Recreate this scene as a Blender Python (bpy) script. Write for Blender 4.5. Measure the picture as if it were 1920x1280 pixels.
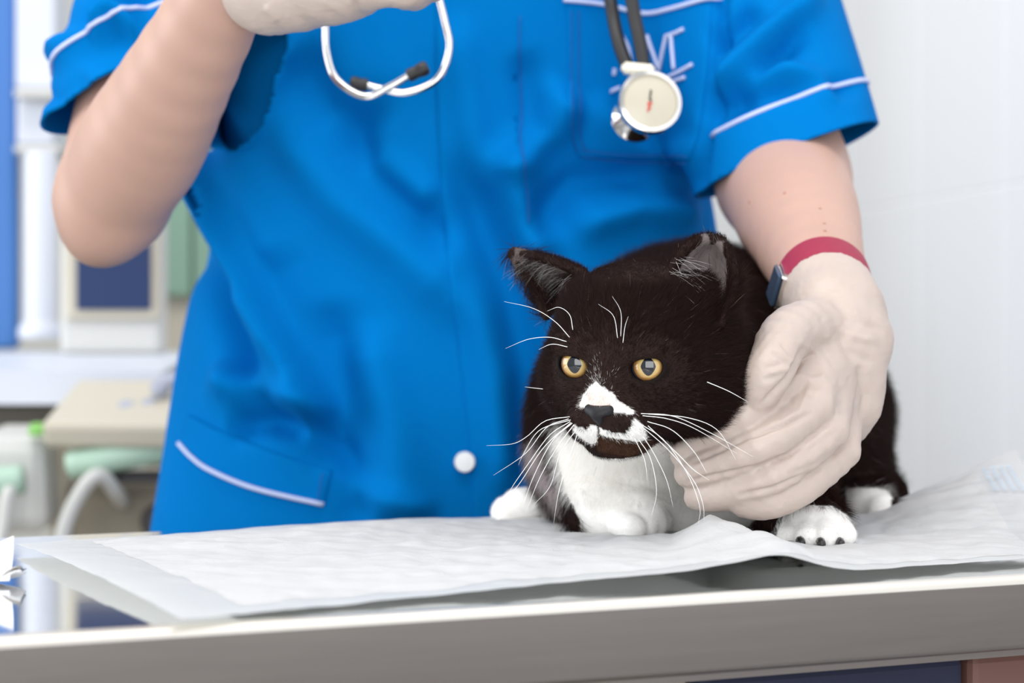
import bpy, bmesh, math, random
import numpy as np
from mathutils import Vector, Matrix
from mathutils.bvhtree import BVHTree

for o in list(bpy.data.objects): bpy.data.objects.remove(o)
random.seed(7); rng = np.random.default_rng(7)
C = bpy.context.scene.collection
F = 5333.33; CAMZ = 0.967; TZ = 0.85; HOR = 600.0

# ------------------------------------------------------------------ camera
cam = bpy.data.objects.new('camera', bpy.data.cameras.new('camera')); C.objects.link(cam)
cam.location = (0, 0, CAMZ); cam.rotation_euler = (math.pi/2, 0, 0)
cam.data.lens = 100; cam.data.sensor_width = 36; cam.data.shift_y = -40/1920
cam.data.clip_start = 0.05
cam.data.dof.use_dof = True; cam.data.dof.focus_distance = 1.385; cam.data.dof.aperture_fstop = 8.0
bpy.context.scene.camera = cam
# ------------------------------------------------------------------ light
sc = bpy.context.scene
vs = sc.view_settings
vs.view_transform = 'Standard'; vs.look = 'None'; vs.exposure = 0.0; vs.gamma = 1.0; vs.use_curve_mapping = False
w = bpy.data.worlds.new('daylight'); sc.world = w; w.use_nodes = True
bg = w.node_tree.nodes['Background']; bg.inputs[0].default_value = (0.90, 0.95, 1.0, 1); bg.inputs[1].default_value = 0.60
def area(name, loc, target, sx, sy, power, col):
    l = bpy.data.lights.new(name, 'AREA'); l.shape = 'RECTANGLE'; l.size = sx; l.size_y = sy; l.energy = power; l.color = col
    o = bpy.data.objects.new(name, l); C.objects.link(o); o.location = loc
    o.rotation_euler = (Vector(target)-Vector(loc)).to_track_quat('-Z', 'Y').to_euler(); return o
area('overhead_panel_light', (-0.35, 0.95, 2.62), (-0.15, 1.4, 0.9), 1.5, 1.2, 24, (1.0, 0.97, 0.93))
area('overhead_panel_light', (-0.6, 2.7, 2.62), (-0.5, 2.8, 0.9), 1.4, 1.0, 6, (1.0, 0.98, 0.95))  # extra unseen lamp added to light the background equipment
area('window_light', (-0.15, -1.55, 1.35), (0.05, 1.6, 0.95), 2.6, 2.0, 66, (0.97, 0.98, 1.0))
area('side_window_light', (-2.5, 1.7, 1.5), (0.4, 2.1, 1.0), 1.6, 1.6, 42, (0.93, 0.97, 1.0))

# ------------------------------------------------------------------ helpers
def at(px, py, D): return np.array([(px-960)/F*D, D, CAMZ+(HOR-py)/F*D])
def onz(px, py, z):                       # point on a horizontal plane z above the table top
    D = (CAMZ-TZ-z)*F/(py-HOR); return at(px, py, D)
def proj(P):
    P = np.asarray(P); return 960+P[..., 0]/P[..., 1]*F, HOR-(P[..., 2]-CAMZ)/P[..., 1]*F
def lin(r, g, b):
    f = lambda c: (c/255)/12.92 if c/255 <= 0.04045 else ((c/255+0.055)/1.055)**2.4
    return (f(r), f(g), f(b))
def tag(o, label=None, cat=None, group=None, kind=None):
    if label: o['label'] = label
    if cat: o['category'] = cat
    if group: o['group'] = group
    if kind: o['kind'] = kind
    return o
def empty(name, loc=(0, 0, 0)):
    o = bpy.data.objects.new(name, None); C.objects.link(o); o.location = loc; o.empty_display_size = 0.05
    o['_w'] = 0; del o['_w']; return o
def mesh_obj(name, me, mat=None, parent=None, smooth=True):
    o = bpy.data.objects.new(name, me); C.objects.link(o)
    if mat: me.materials.append(mat)
    if parent:
        o.parent = parent
        o.matrix_parent_inverse = world_inv(parent)
    if smooth and len(me.polygons): me.polygons.foreach_set('use_smooth', [True]*len(me.polygons))
    return o
def world_inv(p):
    m = p.matrix_basis.copy(); q = p
    while q.parent:
        m = q.parent.matrix_basis @ q.matrix_parent_inverse @ m; q = q.parent
    return m.inverted()
def from_arrays(name, V, Q, mat=None, parent=None, smooth=True):
    me = bpy.data.meshes.new(name); V = np.asarray(V, dtype=np.float32)
    Q = np.asarray(Q, dtype=np.int32); k = Q.shape[1]
    me.vertices.add(len(V)); me.vertices.foreach_set('co', V.ravel())
    me.loops.add(Q.size); me.loops.foreach_set('vertex_index', Q.ravel())
    me.polygons.add(len(Q)); me.polygons.foreach_set('loop_start', np.arange(0, Q.size, k, dtype=np.int32))
    me.update(calc_edges=True); me.validate()
    return mesh_obj(name, me, mat, parent, smooth)
def grid_obj(name, G, mat, parent=None, thick=0):
    a, b = G.shape[:2]; idx = np.arange(a*b).reshape(a, b)
    Q = np.stack([idx[:-1, :-1], idx[1:, :-1], idx[1:, 1:], idx[:-1, 1:]], -1).reshape(-1, 4)
    o = from_arrays(name, G.reshape(-1, 3), Q, mat, parent)
    if thick:
        m = o.modifiers.new('s', 'SOLIDIFY'); m.thickness = abs(thick); m.offset = 1 if thick > 0 else -1
    return o
def spline(P, n):
    P = np.asarray(P, float)
    if len(P) < 3: return P[0]+(P[-1]-P[0])*np.linspace(0, 1, n)[:, None]
    Q = np.vstack([2*P[0]-P[1], P, 2*P[-1]-P[-2]]); out = []
    for t in np.linspace(0, len(P)-1, n):
        i = min(int(t), len(P)-2); f = t-i; a, b, c, d = Q[i:i+4]
        out.append(0.5*((2*b)+(-a+c)*f+(2*a-5*b+4*c-d)*f*f+(-a+3*b-3*c+d)*f**3))
    return np.array(out)
def tube(name, P, r, mat, parent=None, n=24, sides=10, smooth=True):
    S = spline(P, n); r = np.interp(np.linspace(0, 1, n), np.linspace(0, 1, len(np.atleast_1d(r))), np.atleast_1d(r))
    T = np.gradient(S, axis=0); T /= np.linalg.norm(T, axis=1)[:, None]+1e-12
    up = np.array([0.1, 0.3, 1.0]); N = np.cross(T[0], up); N /= np.linalg.norm(N); V = []
    for i in range(n):
        N = N-T[i]*N.dot(T[i]); N /= np.linalg.norm(N); B = np.cross(T[i], N)
        for k in range(sides):
            a = 2*math.pi*k/sides; V.append(S[i]+r[i]*(math.cos(a)*N+math.sin(a)*B))
    Q = [(i*sides+k, i*sides+(k+1) % sides, (i+1)*sides+(k+1) % sides, (i+1)*sides+k) for i in range(n-1) for k in range(sides)]
    me = bpy.data.meshes.new(name)
    me.from_pydata([tuple(v) for v in V], [], Q+[tuple(range(sides))[::-1], tuple((n-1)*sides+k for k in range(sides))]); me.update()
    return mesh_obj(name, me, mat, parent, smooth)
def box(name, c, s, mat, parent=None, rz=0, bev=0.0, rx=0, seg=2):
    bm = bmesh.new(); bmesh.ops.create_cube(bm, size=1); bmesh.ops.scale(bm, vec=s, verts=bm.verts)
    if bev: bmesh.ops.bevel(bm, geom=bm.edges[:], offset=bev, segments=seg, affect='EDGES', profile=0.5)
    bmesh.ops.transform(bm, matrix=Matrix.Translation(c) @ Matrix.Rotation(rz, 4, 'Z') @ Matrix.Rotation(rx, 4, 'X'), verts=bm.verts)
    me = bpy.data.meshes.new(name); bm.to_mesh(me); bm.free(); return mesh_obj(name, me, mat, parent, smooth=False)
def lathe(name, prof, mat, parent=None, M=Matrix(), sides=32):
    V, Q = [], []; n = len(prof)
    for (r, z) in prof:
        for k in range(sides):
            a = 2*math.pi*k/sides; V.append(tuple(M @ Vector((r*math.cos(a), r*math.sin(a), z))))
    for i in range(n-1):
        for k in range(sides): Q.append((i*sides+k, i*sides+(k+1) % sides, (i+1)*sides+(k+1) % sides, (i+1)*sides+k))
    Q += [tuple(range(sides))[::-1], tuple((n-1)*sides+k for k in range(sides))]
    me = bpy.data.meshes.new(name); me.from_pydata(V, [], Q); me.update()
    o = mesh_obj(name, me, mat, parent)
    m = o.modifiers.new('e', 'EDGE_SPLIT'); m.split_angle = math.radians(40); return o
def frame(o, zdir, xhint=(1, 0, 0)):
    z = Vector(zdir).normalized(); x = Vector(xhint); x = (x-z*x.dot(z)).normalized(); y = z.cross(x)
    M = Matrix((x, y, z)).transposed().to_4x4(); M.translation = Vector(o); return M

# ------------------------------------------------------------------ materials
def mat(name, col, rough=0.5, metal=0.0, **kw):
    m = bpy.data.materials.new(name); m.use_nodes = True; b = m.node_tree.nodes['Principled BSDF']
    b.inputs['Base Color'].default_value = (*col, 1); b.inputs['Roughness'].default_value = rough; b.inputs['Metallic'].default_value = metal
    for k, v in kw.items():
        if k in b.inputs: b.inputs[k].default_value = v
    return m
def noise_col(m, scale, amt, detail=4, stretch=(1, 1, 1), bump=0.0, bscale=None, dist=0.001, rough_amt=0):
    nt = m.node_tree; b = nt.nodes['Principled BSDF']; col = tuple(b.inputs['Base Color'].default_value)
    tc = nt.nodes.new('ShaderNodeTexCoord'); mp = nt.nodes.new('ShaderNodeMapping'); mp.inputs['Scale'].default_value = stretch
    nt.links.new(tc.outputs['Object'], mp.inputs[0])
    n = nt.nodes.new('ShaderNodeTexNoise'); n.inputs['Scale'].default_value = scale; n.inputs['Detail'].default_value = detail
    nt.links.new(mp.outputs[0], n.inputs['Vector'])
    if amt:
        r = nt.nodes.new('ShaderNodeValToRGB')
        r.color_ramp.elements[0].position = 0.3; r.color_ramp.elements[1].position = 0.7
        r.color_ramp.elements[0].color = tuple(c*(1-amt) for c in col[:3])+(1,); r.color_ramp.elements[1].color = tuple(min(1, c*(1+amt)) for c in col[:3])+(1,)
        nt.links.new(n.outputs[0], r.inputs[0]); nt.links.new(r.outputs[0], b.inputs['Base Color'])
    if bump:
        n2 = nt.nodes.new('ShaderNodeTexNoise'); n2.inputs['Scale'].default_value = bscale or scale; n2.inputs['Detail'].default_value = detail
        nt.links.new(mp.outputs[0], n2.inputs['Vector'])
        bp = nt.nodes.new('ShaderNodeBump'); bp.inputs['Strength'].default_value = bump; bp.inputs['Distance'].default_value = dist
        nt.links.new(n2.outputs[0], bp.inputs['Height']); nt.links.new(bp.outputs[0], b.inputs['Normal'])
    return m
def attr_col(m, name='col', fac=1.0):
    nt = m.node_tree; a = nt.nodes.new('ShaderNodeAttribute'); a.attribute_name = name
    nt.links.new(a.outputs['Color'], nt.nodes['Principled BSDF'].inputs['Base Color']); return m
M = {}
M['tile'] = mat('white glazed tile', lin(242, 243, 247), 0.25)
M['grout'] = mat('pale grout', lin(246, 246, 247), 0.8)
M['wall'] = noise_col(mat('pale wall paint', lin(205, 203, 196), 0.85), 6, 0.03)
M['floor'] = noise_col(mat('grey vinyl floor', lin(150, 145, 138), 0.5), 30, 0.1)
M['steel'] = noise_col(mat('polished steel', (0.72, 0.72, 0.71), 0.06, 1.0), 60, 0.04, stretch=(1, 1, 1), bump=0.03, bscale=9, dist=0.002)
M['brushed'] = noise_col(mat('brushed steel', (0.235, 0.21, 0.192), 0.36, 1.0), 260, 0.04, stretch=(0.05, 0.05, 1))
M['lip'] = mat('painted highlight lip', (0.85, 0.80, 0.72), 0.28, 1.0)  # pale warm metal colour imitates the highlight on the rim edge
M['chrome'] = mat('chrome', (0.80, 0.78, 0.76), 0.13, 1.0)
M['blue'] = noise_col(mat('blue scrub cloth', (0.0, 0.157, 0.475), 0.85, **{'Specular IOR Level': 0.03}), 14, 0.04, bump=0.25, bscale=900, dist=0.0003)
M['piping'] = mat('pale piping', lin(196, 204, 236), 0.7)
M['stitch'] = mat('blue stitching', lin(0, 84, 160), 0.8)
M['trouser'] = noise_col(mat('dark navy trousers', lin(38, 42, 66), 0.8), 20, 0.1)
M['shoe'] = mat('white shoe', lin(215, 212, 205), 0.6)
M['skin'] = noise_col(mat('skin', lin(193, 156, 140), 0.5, **{'Subsurface Weight': 0.18, 'Subsurface Scale': 0.008, 'Subsurface Radius': (1, 0.4, 0.25)}), 16, 0.05, bump=0.06, bscale=420, dist=0.0006)
M['mole'] = mat('mole', lin(168, 112, 88), 0.6)
M['latex'] = noise_col(mat('latex glove', lin(190, 174, 164), 0.45, **{'Subsurface Weight': 0.25, 'Subsurface Scale': 0.004, 'Subsurface Radius': (1, 0.6, 0.5)}), 26, 0.05, bump=0.5, bscale=60, dist=0.0012)
M['hair'] = mat('brown hair', lin(70, 48, 34), 0.6)
M['rubber'] = mat('black rubber', (0.016, 0.015, 0.016), 0.42)
M['cream'] = mat('cream plastic', lin(232, 226, 208), 0.45)
M['diaphragm'] = mat('ivory diaphragm', lin(192, 186, 168), 0.3)
M['red'] = mat('red print', lin(214, 60, 48), 0.5)
M['ink'] = mat('black print', lin(40, 38, 38), 0.5)
M['strap'] = noise_col(mat('raspberry strap', lin(152, 30, 62), 0.6), 300, 0.06)
M['glass'] = mat('dark watch glass', lin(70, 88, 112), 0.05, 0.3)
M['button'] = mat('white button', lin(235, 238, 240), 0.35)
# underpad
def pad_mat(name, col, quilt):
    m = mat(name, col, 0.8, **{'Subsurface Weight': 0.0}); nt = m.node_tree; b = nt.nodes['Principled BSDF']
    tc = nt.nodes.new('ShaderNodeTexCoord')
    n = nt.nodes.new('ShaderNodeTexNoise'); n.inputs['Scale'].default_value = 38; n.inputs['Detail'].default_value = 5; n.inputs['Distortion'].default_value = 0.8
    nt.links.new(tc.outputs['Object'], n.inputs['Vector'])
    bp = nt.nodes.new('ShaderNodeBump'); bp.inputs['Strength'].default_value = 0.55 if quilt else 0.3; bp.inputs['Distance'].default_value = 0.004
    nt.links.new(n.outputs[0], bp.inputs['Height']); nt.links.new(bp.outputs[0], b.inputs['Normal'])
    tr = nt.nodes.new('ShaderNodeBsdfTranslucent'); tr.inputs[0].default_value = (0.85, 0.87, 0.84, 1); mx = nt.nodes.new('ShaderNodeMixShader'); mx.inputs[0].default_value = 0.2 if quilt else 0.36
    nt.links.new(b.outputs[0], mx.inputs[1]); nt.links.new(tr.outputs[0], mx.inputs[2]); nt.links.new(mx.outputs[0], nt.nodes['Material Output'].inputs[0])
    return m
M['pad'] = pad_mat('white quilted tissue', lin(213, 213, 214), True)
M['film'] = pad_mat('white plastic film', lin(226, 228, 231), False)
M['film'].node_tree.nodes['Principled BSDF'].inputs['Roughness'].default_value = 0.45
M['bluedash'] = mat('pale blue print', lin(196, 218, 240), 0.6)
M['paper'] = mat('white paper', lin(244, 245, 248), 0.7)
M['foil'] = mat('dull foil', (0.42, 0.39, 0.36), 0.3, 0.8)
# cat
M['coat'] = attr_col(mat('cat skin and undercoat', (0.02, 0.015, 0.015), 0.8, **{'Specular IOR Level': 0.12}))
M['fur'] = attr_col(mat('cat fur', (0.02, 0.015, 0.015), 0.5))
nt = M['fur'].node_tree; nt.nodes['Principled BSDF'].inputs['Specular IOR Level'].default_value = 0.12
tr = nt.nodes.new('ShaderNodeBsdfTranslucent'); mx = nt.nodes.new('ShaderNodeMixShader'); mx.inputs[0].default_value = 0.5
nt.links.new([n for n in nt.nodes if n.type == 'ATTRIBUTE'][0].outputs['Color'], tr.inputs[0])
nt.links.new(nt.nodes['Principled BSDF'].outputs[0], mx.inputs[1]); nt.links.new(tr.outputs[0], mx.inputs[2]); nt.links.new(mx.outputs[0], nt.nodes['Material Output'].inputs[0])
M['whisker'] = mat('white whisker', (0.9, 0.9, 0.88), 0.35)
M['nose'] = noise_col(mat('black nose leather', (0.012, 0.011, 0.013), 0.5, **{'Specular IOR Level': 0.3}), 900, 0.2, bump=0.4, bscale=1400, dist=0.0003)
M['claw'] = mat('dark claw', (0.02, 0.018, 0.018), 0.3)
M['sclera'] = mat('eye rim', (0.05, 0.045, 0.06), 0.15)
M['pupil'] = mat('pupil', (0.006, 0.008, 0.012), 0.06, **{'Coat Weight': 1.0, 'Coat Roughness': 0.02})
def iris_mat():
    m = mat('amber iris', (0.5, 0.3, 0.08), 0.35, **{'Coat Weight': 1.0, 'Coat Roughness': 0.03}); nt = m.node_tree; b = nt.nodes['Principled BSDF']
    a = nt.nodes.new('ShaderNodeAttribute'); a.attribute_name = 'rad'
    n = nt.nodes.new('ShaderNodeTexNoise'); n.inputs['Scale'].default_value = 900
    mx = nt.nodes.new('ShaderNodeMath'); mx.operation = 'MULTIPLY_ADD'; mx.inputs[1].default_value = 0.22; 
    nt.links.new(n.outputs[0], mx.inputs[0]); nt.links.new(a.outputs['Fac'], mx.inputs[2])
    r = nt.nodes.new('ShaderNodeValToRGB'); e = r.color_ramp.elements
    e[0].position = 0.35; e[0].color = (*lin(190, 182, 132), 1); e[1].position = 1.12; e[1].color = (*lin(140, 94, 44), 1)
    k = e.new(0.72); k.color = (*lin(200, 164, 96), 1)
    nt.links.new(mx.outputs[0], r.inputs[0]); nt.links.new(r.outputs[0], b.inputs['Base Color']); return m
M['iris'] = iris_mat()
# background
M['bluepanel'] = mat('blue panel', lin(62, 118, 190), 0.5)
M['whiteplastic'] = mat('white plastic', lin(212, 216, 226), 0.4)
M['screen'] = mat('dark blue screen', lin(18, 46, 92), 0.6)
M['greenpanel'] = mat('sage green panel', lin(136, 170, 148), 0.5)
M['beige'] = mat('beige plastic', lin(200, 192, 174), 0.5)
M['taupe'] = mat('taupe plastic', lin(160, 150, 132), 0.6)
M['offwhite'] = mat('off white plastic', lin(208, 207, 202), 0.45)
M['mint'] = mat('mint roll', lin(176, 204, 184), 0.5)
M['greybox'] = mat('grey panel', lin(138, 136, 132), 0.6)
M['dark'] = mat('dark plastic', lin(64, 60, 62), 0.5)
M['key'] = mat('blue grey key', lin(168, 172, 186), 0.5)
M['rust'] = mat('rust brown panel', lin(120, 84, 76), 0.6)
M['greenknob'] = mat('green knob', lin(130, 190, 96), 0.5)

# ------------------------------------------------------------------ signed distance modelling
class Vol:
    def __init__(s, lo, hi, h):
        s.lo = np.array(lo, np.float32); s.h = h; s.n = np.ceil((np.array(hi)-lo)/h).astype(int)+1
        s.v = np.full(s.n, 1.0, np.float32); s.ax = [(s.lo[i]+h*np.arange(s.n[i])).astype(np.float32) for i in range(3)]
    def sub(s, lo, hi):
        a = np.clip(np.floor((np.array(lo)-s.lo)/s.h).astype(int), 0, s.n); b = np.clip(np.ceil((np.array(hi)-s.lo)/s.h).astype(int)+1, 0, s.n)
        sl = tuple(slice(a[i], b[i]) for i in range(3))
        return sl, s.ax[0][sl[0]][:, None, None], s.ax[1][sl[1]][None, :, None], s.ax[2][sl[2]][None, None, :]
    def put(s, sl, d, k, op):
        a = s.v[sl]
        if a.size == 0: return
        if op == 'sub': d = -d; a = -a
        if k > 0:
            h = np.clip(0.5+0.5*(d-a)/k, 0, 1); r = d*(1-h)+a*h-k*h*(1-h)
        else: r = np.minimum(a, d)
        s.v[sl] = r if op == 'add' else -r
    def cap(s, a, b, ra, rb=None, k=0.01, op='add'):
        rb = ra if rb is None else rb; a = np.array(a, np.float32); b = np.array(b, np.float32); m = max(ra, rb)+k+2*s.h
        sl, x, y, z = s.sub(np.minimum(a, b)-m, np.maximum(a, b)+m); d = b-a; L = float(d.dot(d))+1e-12
        t = np.clip(((x-a[0])*d[0]+(y-a[1])*d[1]+(z-a[2])*d[2])/L, 0, 1)
        r = np.sqrt((x-a[0]-t*d[0])**2+(y-a[1]-t*d[1])**2+(z-a[2]-t*d[2])**2)-(ra+(rb-ra)*t)
        if op == 'sub': s.put_sub(sl, r, k)
        else: s.put(sl, r, k, 'add')
    def put_sub(s, sl, d, k):                       # max(a, -d), smooth
        a = s.v[sl]
        if a.size == 0: return
        h = np.clip(0.5-0.5*(a+d)/max(k, 1e-6), 0, 1); s.v[sl] = a*(1-h)+(-d)*h+k*h*(1-h)
    def ell(s, c, r, R=None, k=0.01, op='add'):
        c = np.array(c, np.float32); r = np.array(r, np.float32)*np.ones(3, np.float32); m = float(r.max())+k+2*s.h
        sl, x, y, z = s.sub(c-m, c+m); x = x-c[0]; y = y-c[1]; z = z-c[2]
        if R is None: q = [x, y, z]
        else: q = [R[i][0]*x+R[i][1]*y+R[i][2]*z for i in range(3)]
        k0 = np.sqrt((q[0]/r[0])**2+(q[1]/r[1])**2+(q[2]/r[2])**2); k1 = np.sqrt((q[0]/r[0]**2)**2+(q[1]/r[1]**2)**2+(q[2]/r[2]**2)**2)+1e-9
        d = k0*(k0-1)/k1
        if op == 'sub': s.put_sub(sl, d, k)
        else: s.put(sl, d, k, 'add')
    def chain(s, P, r, k=0.01, n=None):
        P = np.asarray(P, float)
        if n: P2 = spline(P, n); r = np.interp(np.linspace(0, 1, n), np.linspace(0, 1, len(r)), r); P = P2
        for i in range(len(P)-1): s.cap(P[i], P[i+1], r[i], r[i+1], k if i == 0 else 0.003)
    def mesh(s, smooth=4):
        v = s.v; ins = v < 0; nx, ny, nz = s.n
        cnt = np.zeros((nx-1, ny-1, nz-1), np.uint8)
        for i in (0, 1):
            for j in (0, 1):
                for k in (0, 1): cnt += ins[i:nx-1+i, j:ny-1+j, k:nz-1+k]
        I = np.argwhere((cnt > 0) & (cnt < 8)); del cnt
        cv = {(i, j, k): v[I[:, 0]+i, I[:, 1]+j, I[:, 2]+k] for i in (0, 1) for j in (0, 1) for k in (0, 1)}
        acc = np.zeros((len(I), 3)); num = np.zeros(len(I))
        for ax in range(3):
            for p in (0, 1):
                for q in (0, 1):
                    a = [0, 0, 0]; o = [i for i in range(3) if i != ax]; a[o[0]] = p; a[o[1]] = q; b = list(a); b[ax] = 1
                    va, vb = cv[tuple(a)], cv[tuple(b)]; m = (va < 0) != (vb < 0)
                    t = np.where(m, va/np.where(m, va-vb, 1), 0); pt = np.tile(np.array(a, float), (len(I), 1)); pt[:, ax] = t
                    acc += pt*m[:, None]; num += m
        V = s.lo+s.h*(I+acc/num[:, None])
        idx = np.full((nx-1, ny-1, nz-1), -1, np.int32); idx[I[:, 0], I[:, 1], I[:, 2]] = np.arange(len(I)); Qs = []
        for ax in range(3):
            o = [(ax+1) % 3, (ax+2) % 3]
            sa = [slice(1, -1)]*3; sb = [slice(1, -1)]*3; sa[ax] = slice(0, -1); sb[ax] = slice(1, None)
            A = ins[tuple(sa)]; B = ins[tuple(sb)]; E = np.argwhere(A != B)
            fl = A[E[:, 0], E[:, 1], E[:, 2]]; E = E.copy()
            for i in o: E[:, i] += 1
            def cell(du, dv):
                e = E.copy(); e[:, o[0]] += du; e[:, o[1]] += dv; return idx[e[:, 0], e[:, 1], e[:, 2]]
            q = np.stack([cell(-1, -1), cell(0, -1), cell(0, 0), cell(-1, 0)], 1)
            q[~fl] = q[~fl][:, ::-1]; Qs.append(q)
        Q = np.vstack(Qs); Q = Q[(Q >= 0).all(1)]
        e = np.vstack([Q[:, [0, 1]], Q[:, [1, 2]], Q[:, [2, 3]], Q[:, [3, 0]]]); e = np.vstack([e, e[:, ::-1]]); deg = np.bincount(e[:, 0], minlength=len(V))+1e-9
        for it in range(smooth):
            A = np.stack([np.bincount(e[:, 0], weights=V[e[:, 1], i], minlength=len(V)) for i in range(3)], 1)/deg[:, None]
            V = V+(A-V)*(0.55 if it % 2 == 0 else -0.40)
        return V, Q
def vnoise(P, scale, seed=0):                       # cheap smooth noise from sines
    r = np.random.default_rng(seed); out = 0
    for i in range(6):
        d = r.normal(size=3); d /= np.linalg.norm(d); out = out+np.sin(P@d*scale*(0.7+0.25*i)+r.uniform(0, 6.28))
    return out/6
def inpoly(x, y, poly):
    poly = np.asarray(poly, float); c = np.zeros(x.shape, bool); n = len(poly)
    for i in range(n):
        x1, y1 = poly[i]; x2, y2 = poly[(i+1) % n]
        cond = ((y1 > y) != (y2 > y)) & (x < (x2-x1)*(y-y1)/(y2-y1+1e-12)+x1); c ^= cond
    return c

# ------------------------------------------------------------------ the room
def wall_at(Y): return 0.36+0.1016*(3.0-Y)
wd = np.array([-0.1016, 1.0]); wd /= np.linalg.norm(wd); wrz = math.atan2(wd[1], wd[0])
fl = tag(box('floor', (-1.0, 2.0, -0.02), (6.0, 6.4, 0.04), M['floor']), kind='structure')
wb = tag(box('wall_back', (-1.6, 4.45, 1.35), (4.2, 0.1, 2.7), M['wall']), kind='structure')
wr = tag(box('wall_right', ((wall_at(2.0)+0.0575), 2.0, 1.35), (4.9, 0.1, 2.7), M['grout'], rz=wrz), kind='structure')
tm = None
for i in range(-8, 7):
    for j in range(-4, 5):
        Y = 2.74-0.15*wd[1]+0.30*wd[1]*i+0.15*wd[1]; z = 1.0823+0.15+0.30*j
        Yc = 2.74+0.30*wd[1]*(i+0.5)
        if Yc > 4.2 or Yc < 0.3 or z < 0.1 or z > 2.6: continue
        if tm is None:
            t = box('tile', (0, 0, 0), (0.2975, 0.012, 0.2975), M['tile'], wr, bev=0.0006); tm = t.data
        else:
            t = bpy.data.objects.new('tile', tm); C.objects.link(t); t.parent = wr
        t.matrix_parent_inverse = Matrix(); t.location = (wall_at(Yc)+0.012, Yc, z); t.rotation_euler = (0, 0, wrz)

# ------------------------------------------------------------------ table
u2 = np.array([0.857, 0.515]); n2 = np.array([-0.515, 0.857]); n2 = n2/np.linalg.norm(n2); u2 = u2/np.linalg.norm(u2)
Q0 = np.array([0.0, 1.168]); TW = 0.455; TL0, TL1 = -0.78, 0.47
trz = math.atan2(u2[1], u2[0])
def tp(s, t, z): p = Q0+u2*s+n2*t; return (p[0], p[1], z)
table = empty('examination_table', tp((TL0+TL1)/2, TW/2, 0)); tag(table, 'stainless steel examination table with a folded rim under the white pad', 'table')
lift = 0.0348; sm = (TL0+TL1)/2; sl_ = TL1-TL0
# folded rim profile swept along the long side, top plate between
def sweep(name, prof, s0, s1, m, parent):
    G = np.array([[tp(s, t, TZ+z) for (t, z) in prof] for s in (s0, s1)]); o = grid_obj(name, G, m, parent); return o
arc = [(0.0045-0.0045*math.sin(a), -0.0045+0.0045*math.cos(a)) for a in np.linspace(0, math.pi/2, 8)]
top_plate = box('table_top', tp(sm, TW/2, TZ-0.001), (sl_, TW-0.009, 0.002), M['steel'], table, rz=trz)
lip = sweep('highlight_lip', arc, TL0, TL1, M['lip'], table)  # rounded rim edge, its bright line painted in as a lighter metal
front = sweep('rim', [arc[-1], (0, -lift+0.003), (0.0009, -lift+0.0008), (0.003, -lift), (0.02, -lift)], TL0, TL1, M['brushed'], table)
back = sweep('rim', [(TW-t, z) for t, z in arc+[(0, -lift+0.002), (0.002, -lift), (0.02, -lift)]], TL0, TL1, M['brushed'], table)
for s, sg in ((TL0, 1), (TL1, -1)):
    box('end_rim', tp(s+sg*0.001, TW/2, TZ-lift/2-0.002), (0.002, TW-0.006, lift-0.004), M['brushed'], table, rz=trz)
box('under_pan', tp(sm, TW/2, TZ-lift-0.004), (sl_-0.1, TW-0.06, 0.006), M['brushed'], table, rz=trz)
for s0_, s1_, mm in ((0.02, 0.13, 'taupe'), (0.135, 0.29, 'trouser'), (0.295, 0.40, 'rust')):
    box('under_table_filler', tp((s0_+s1_)/2, TW/2, TZ-lift-0.075), (s1_-s0_, TW-0.12, 0.13), M[mm], table, rz=trz, bev=0.004)  # made-up blocks filling in the dark coloured strips below the rim
for s in (TL0+0.08, TL1-0.08):
    for t_ in (0.06, TW-0.06):
        box('leg', tp(s, t_, (TZ-lift)/2-0.002), (0.035, 0.035, TZ-lift-0.004), M['brushed'], table, rz=trz, bev=0.003)
box('lower_shelf', tp(sm, TW/2, 0.25), (sl_-0.2, TW-0.1, 0.02), M['brushed'], table, rz=trz, bev=0.003)

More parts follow.
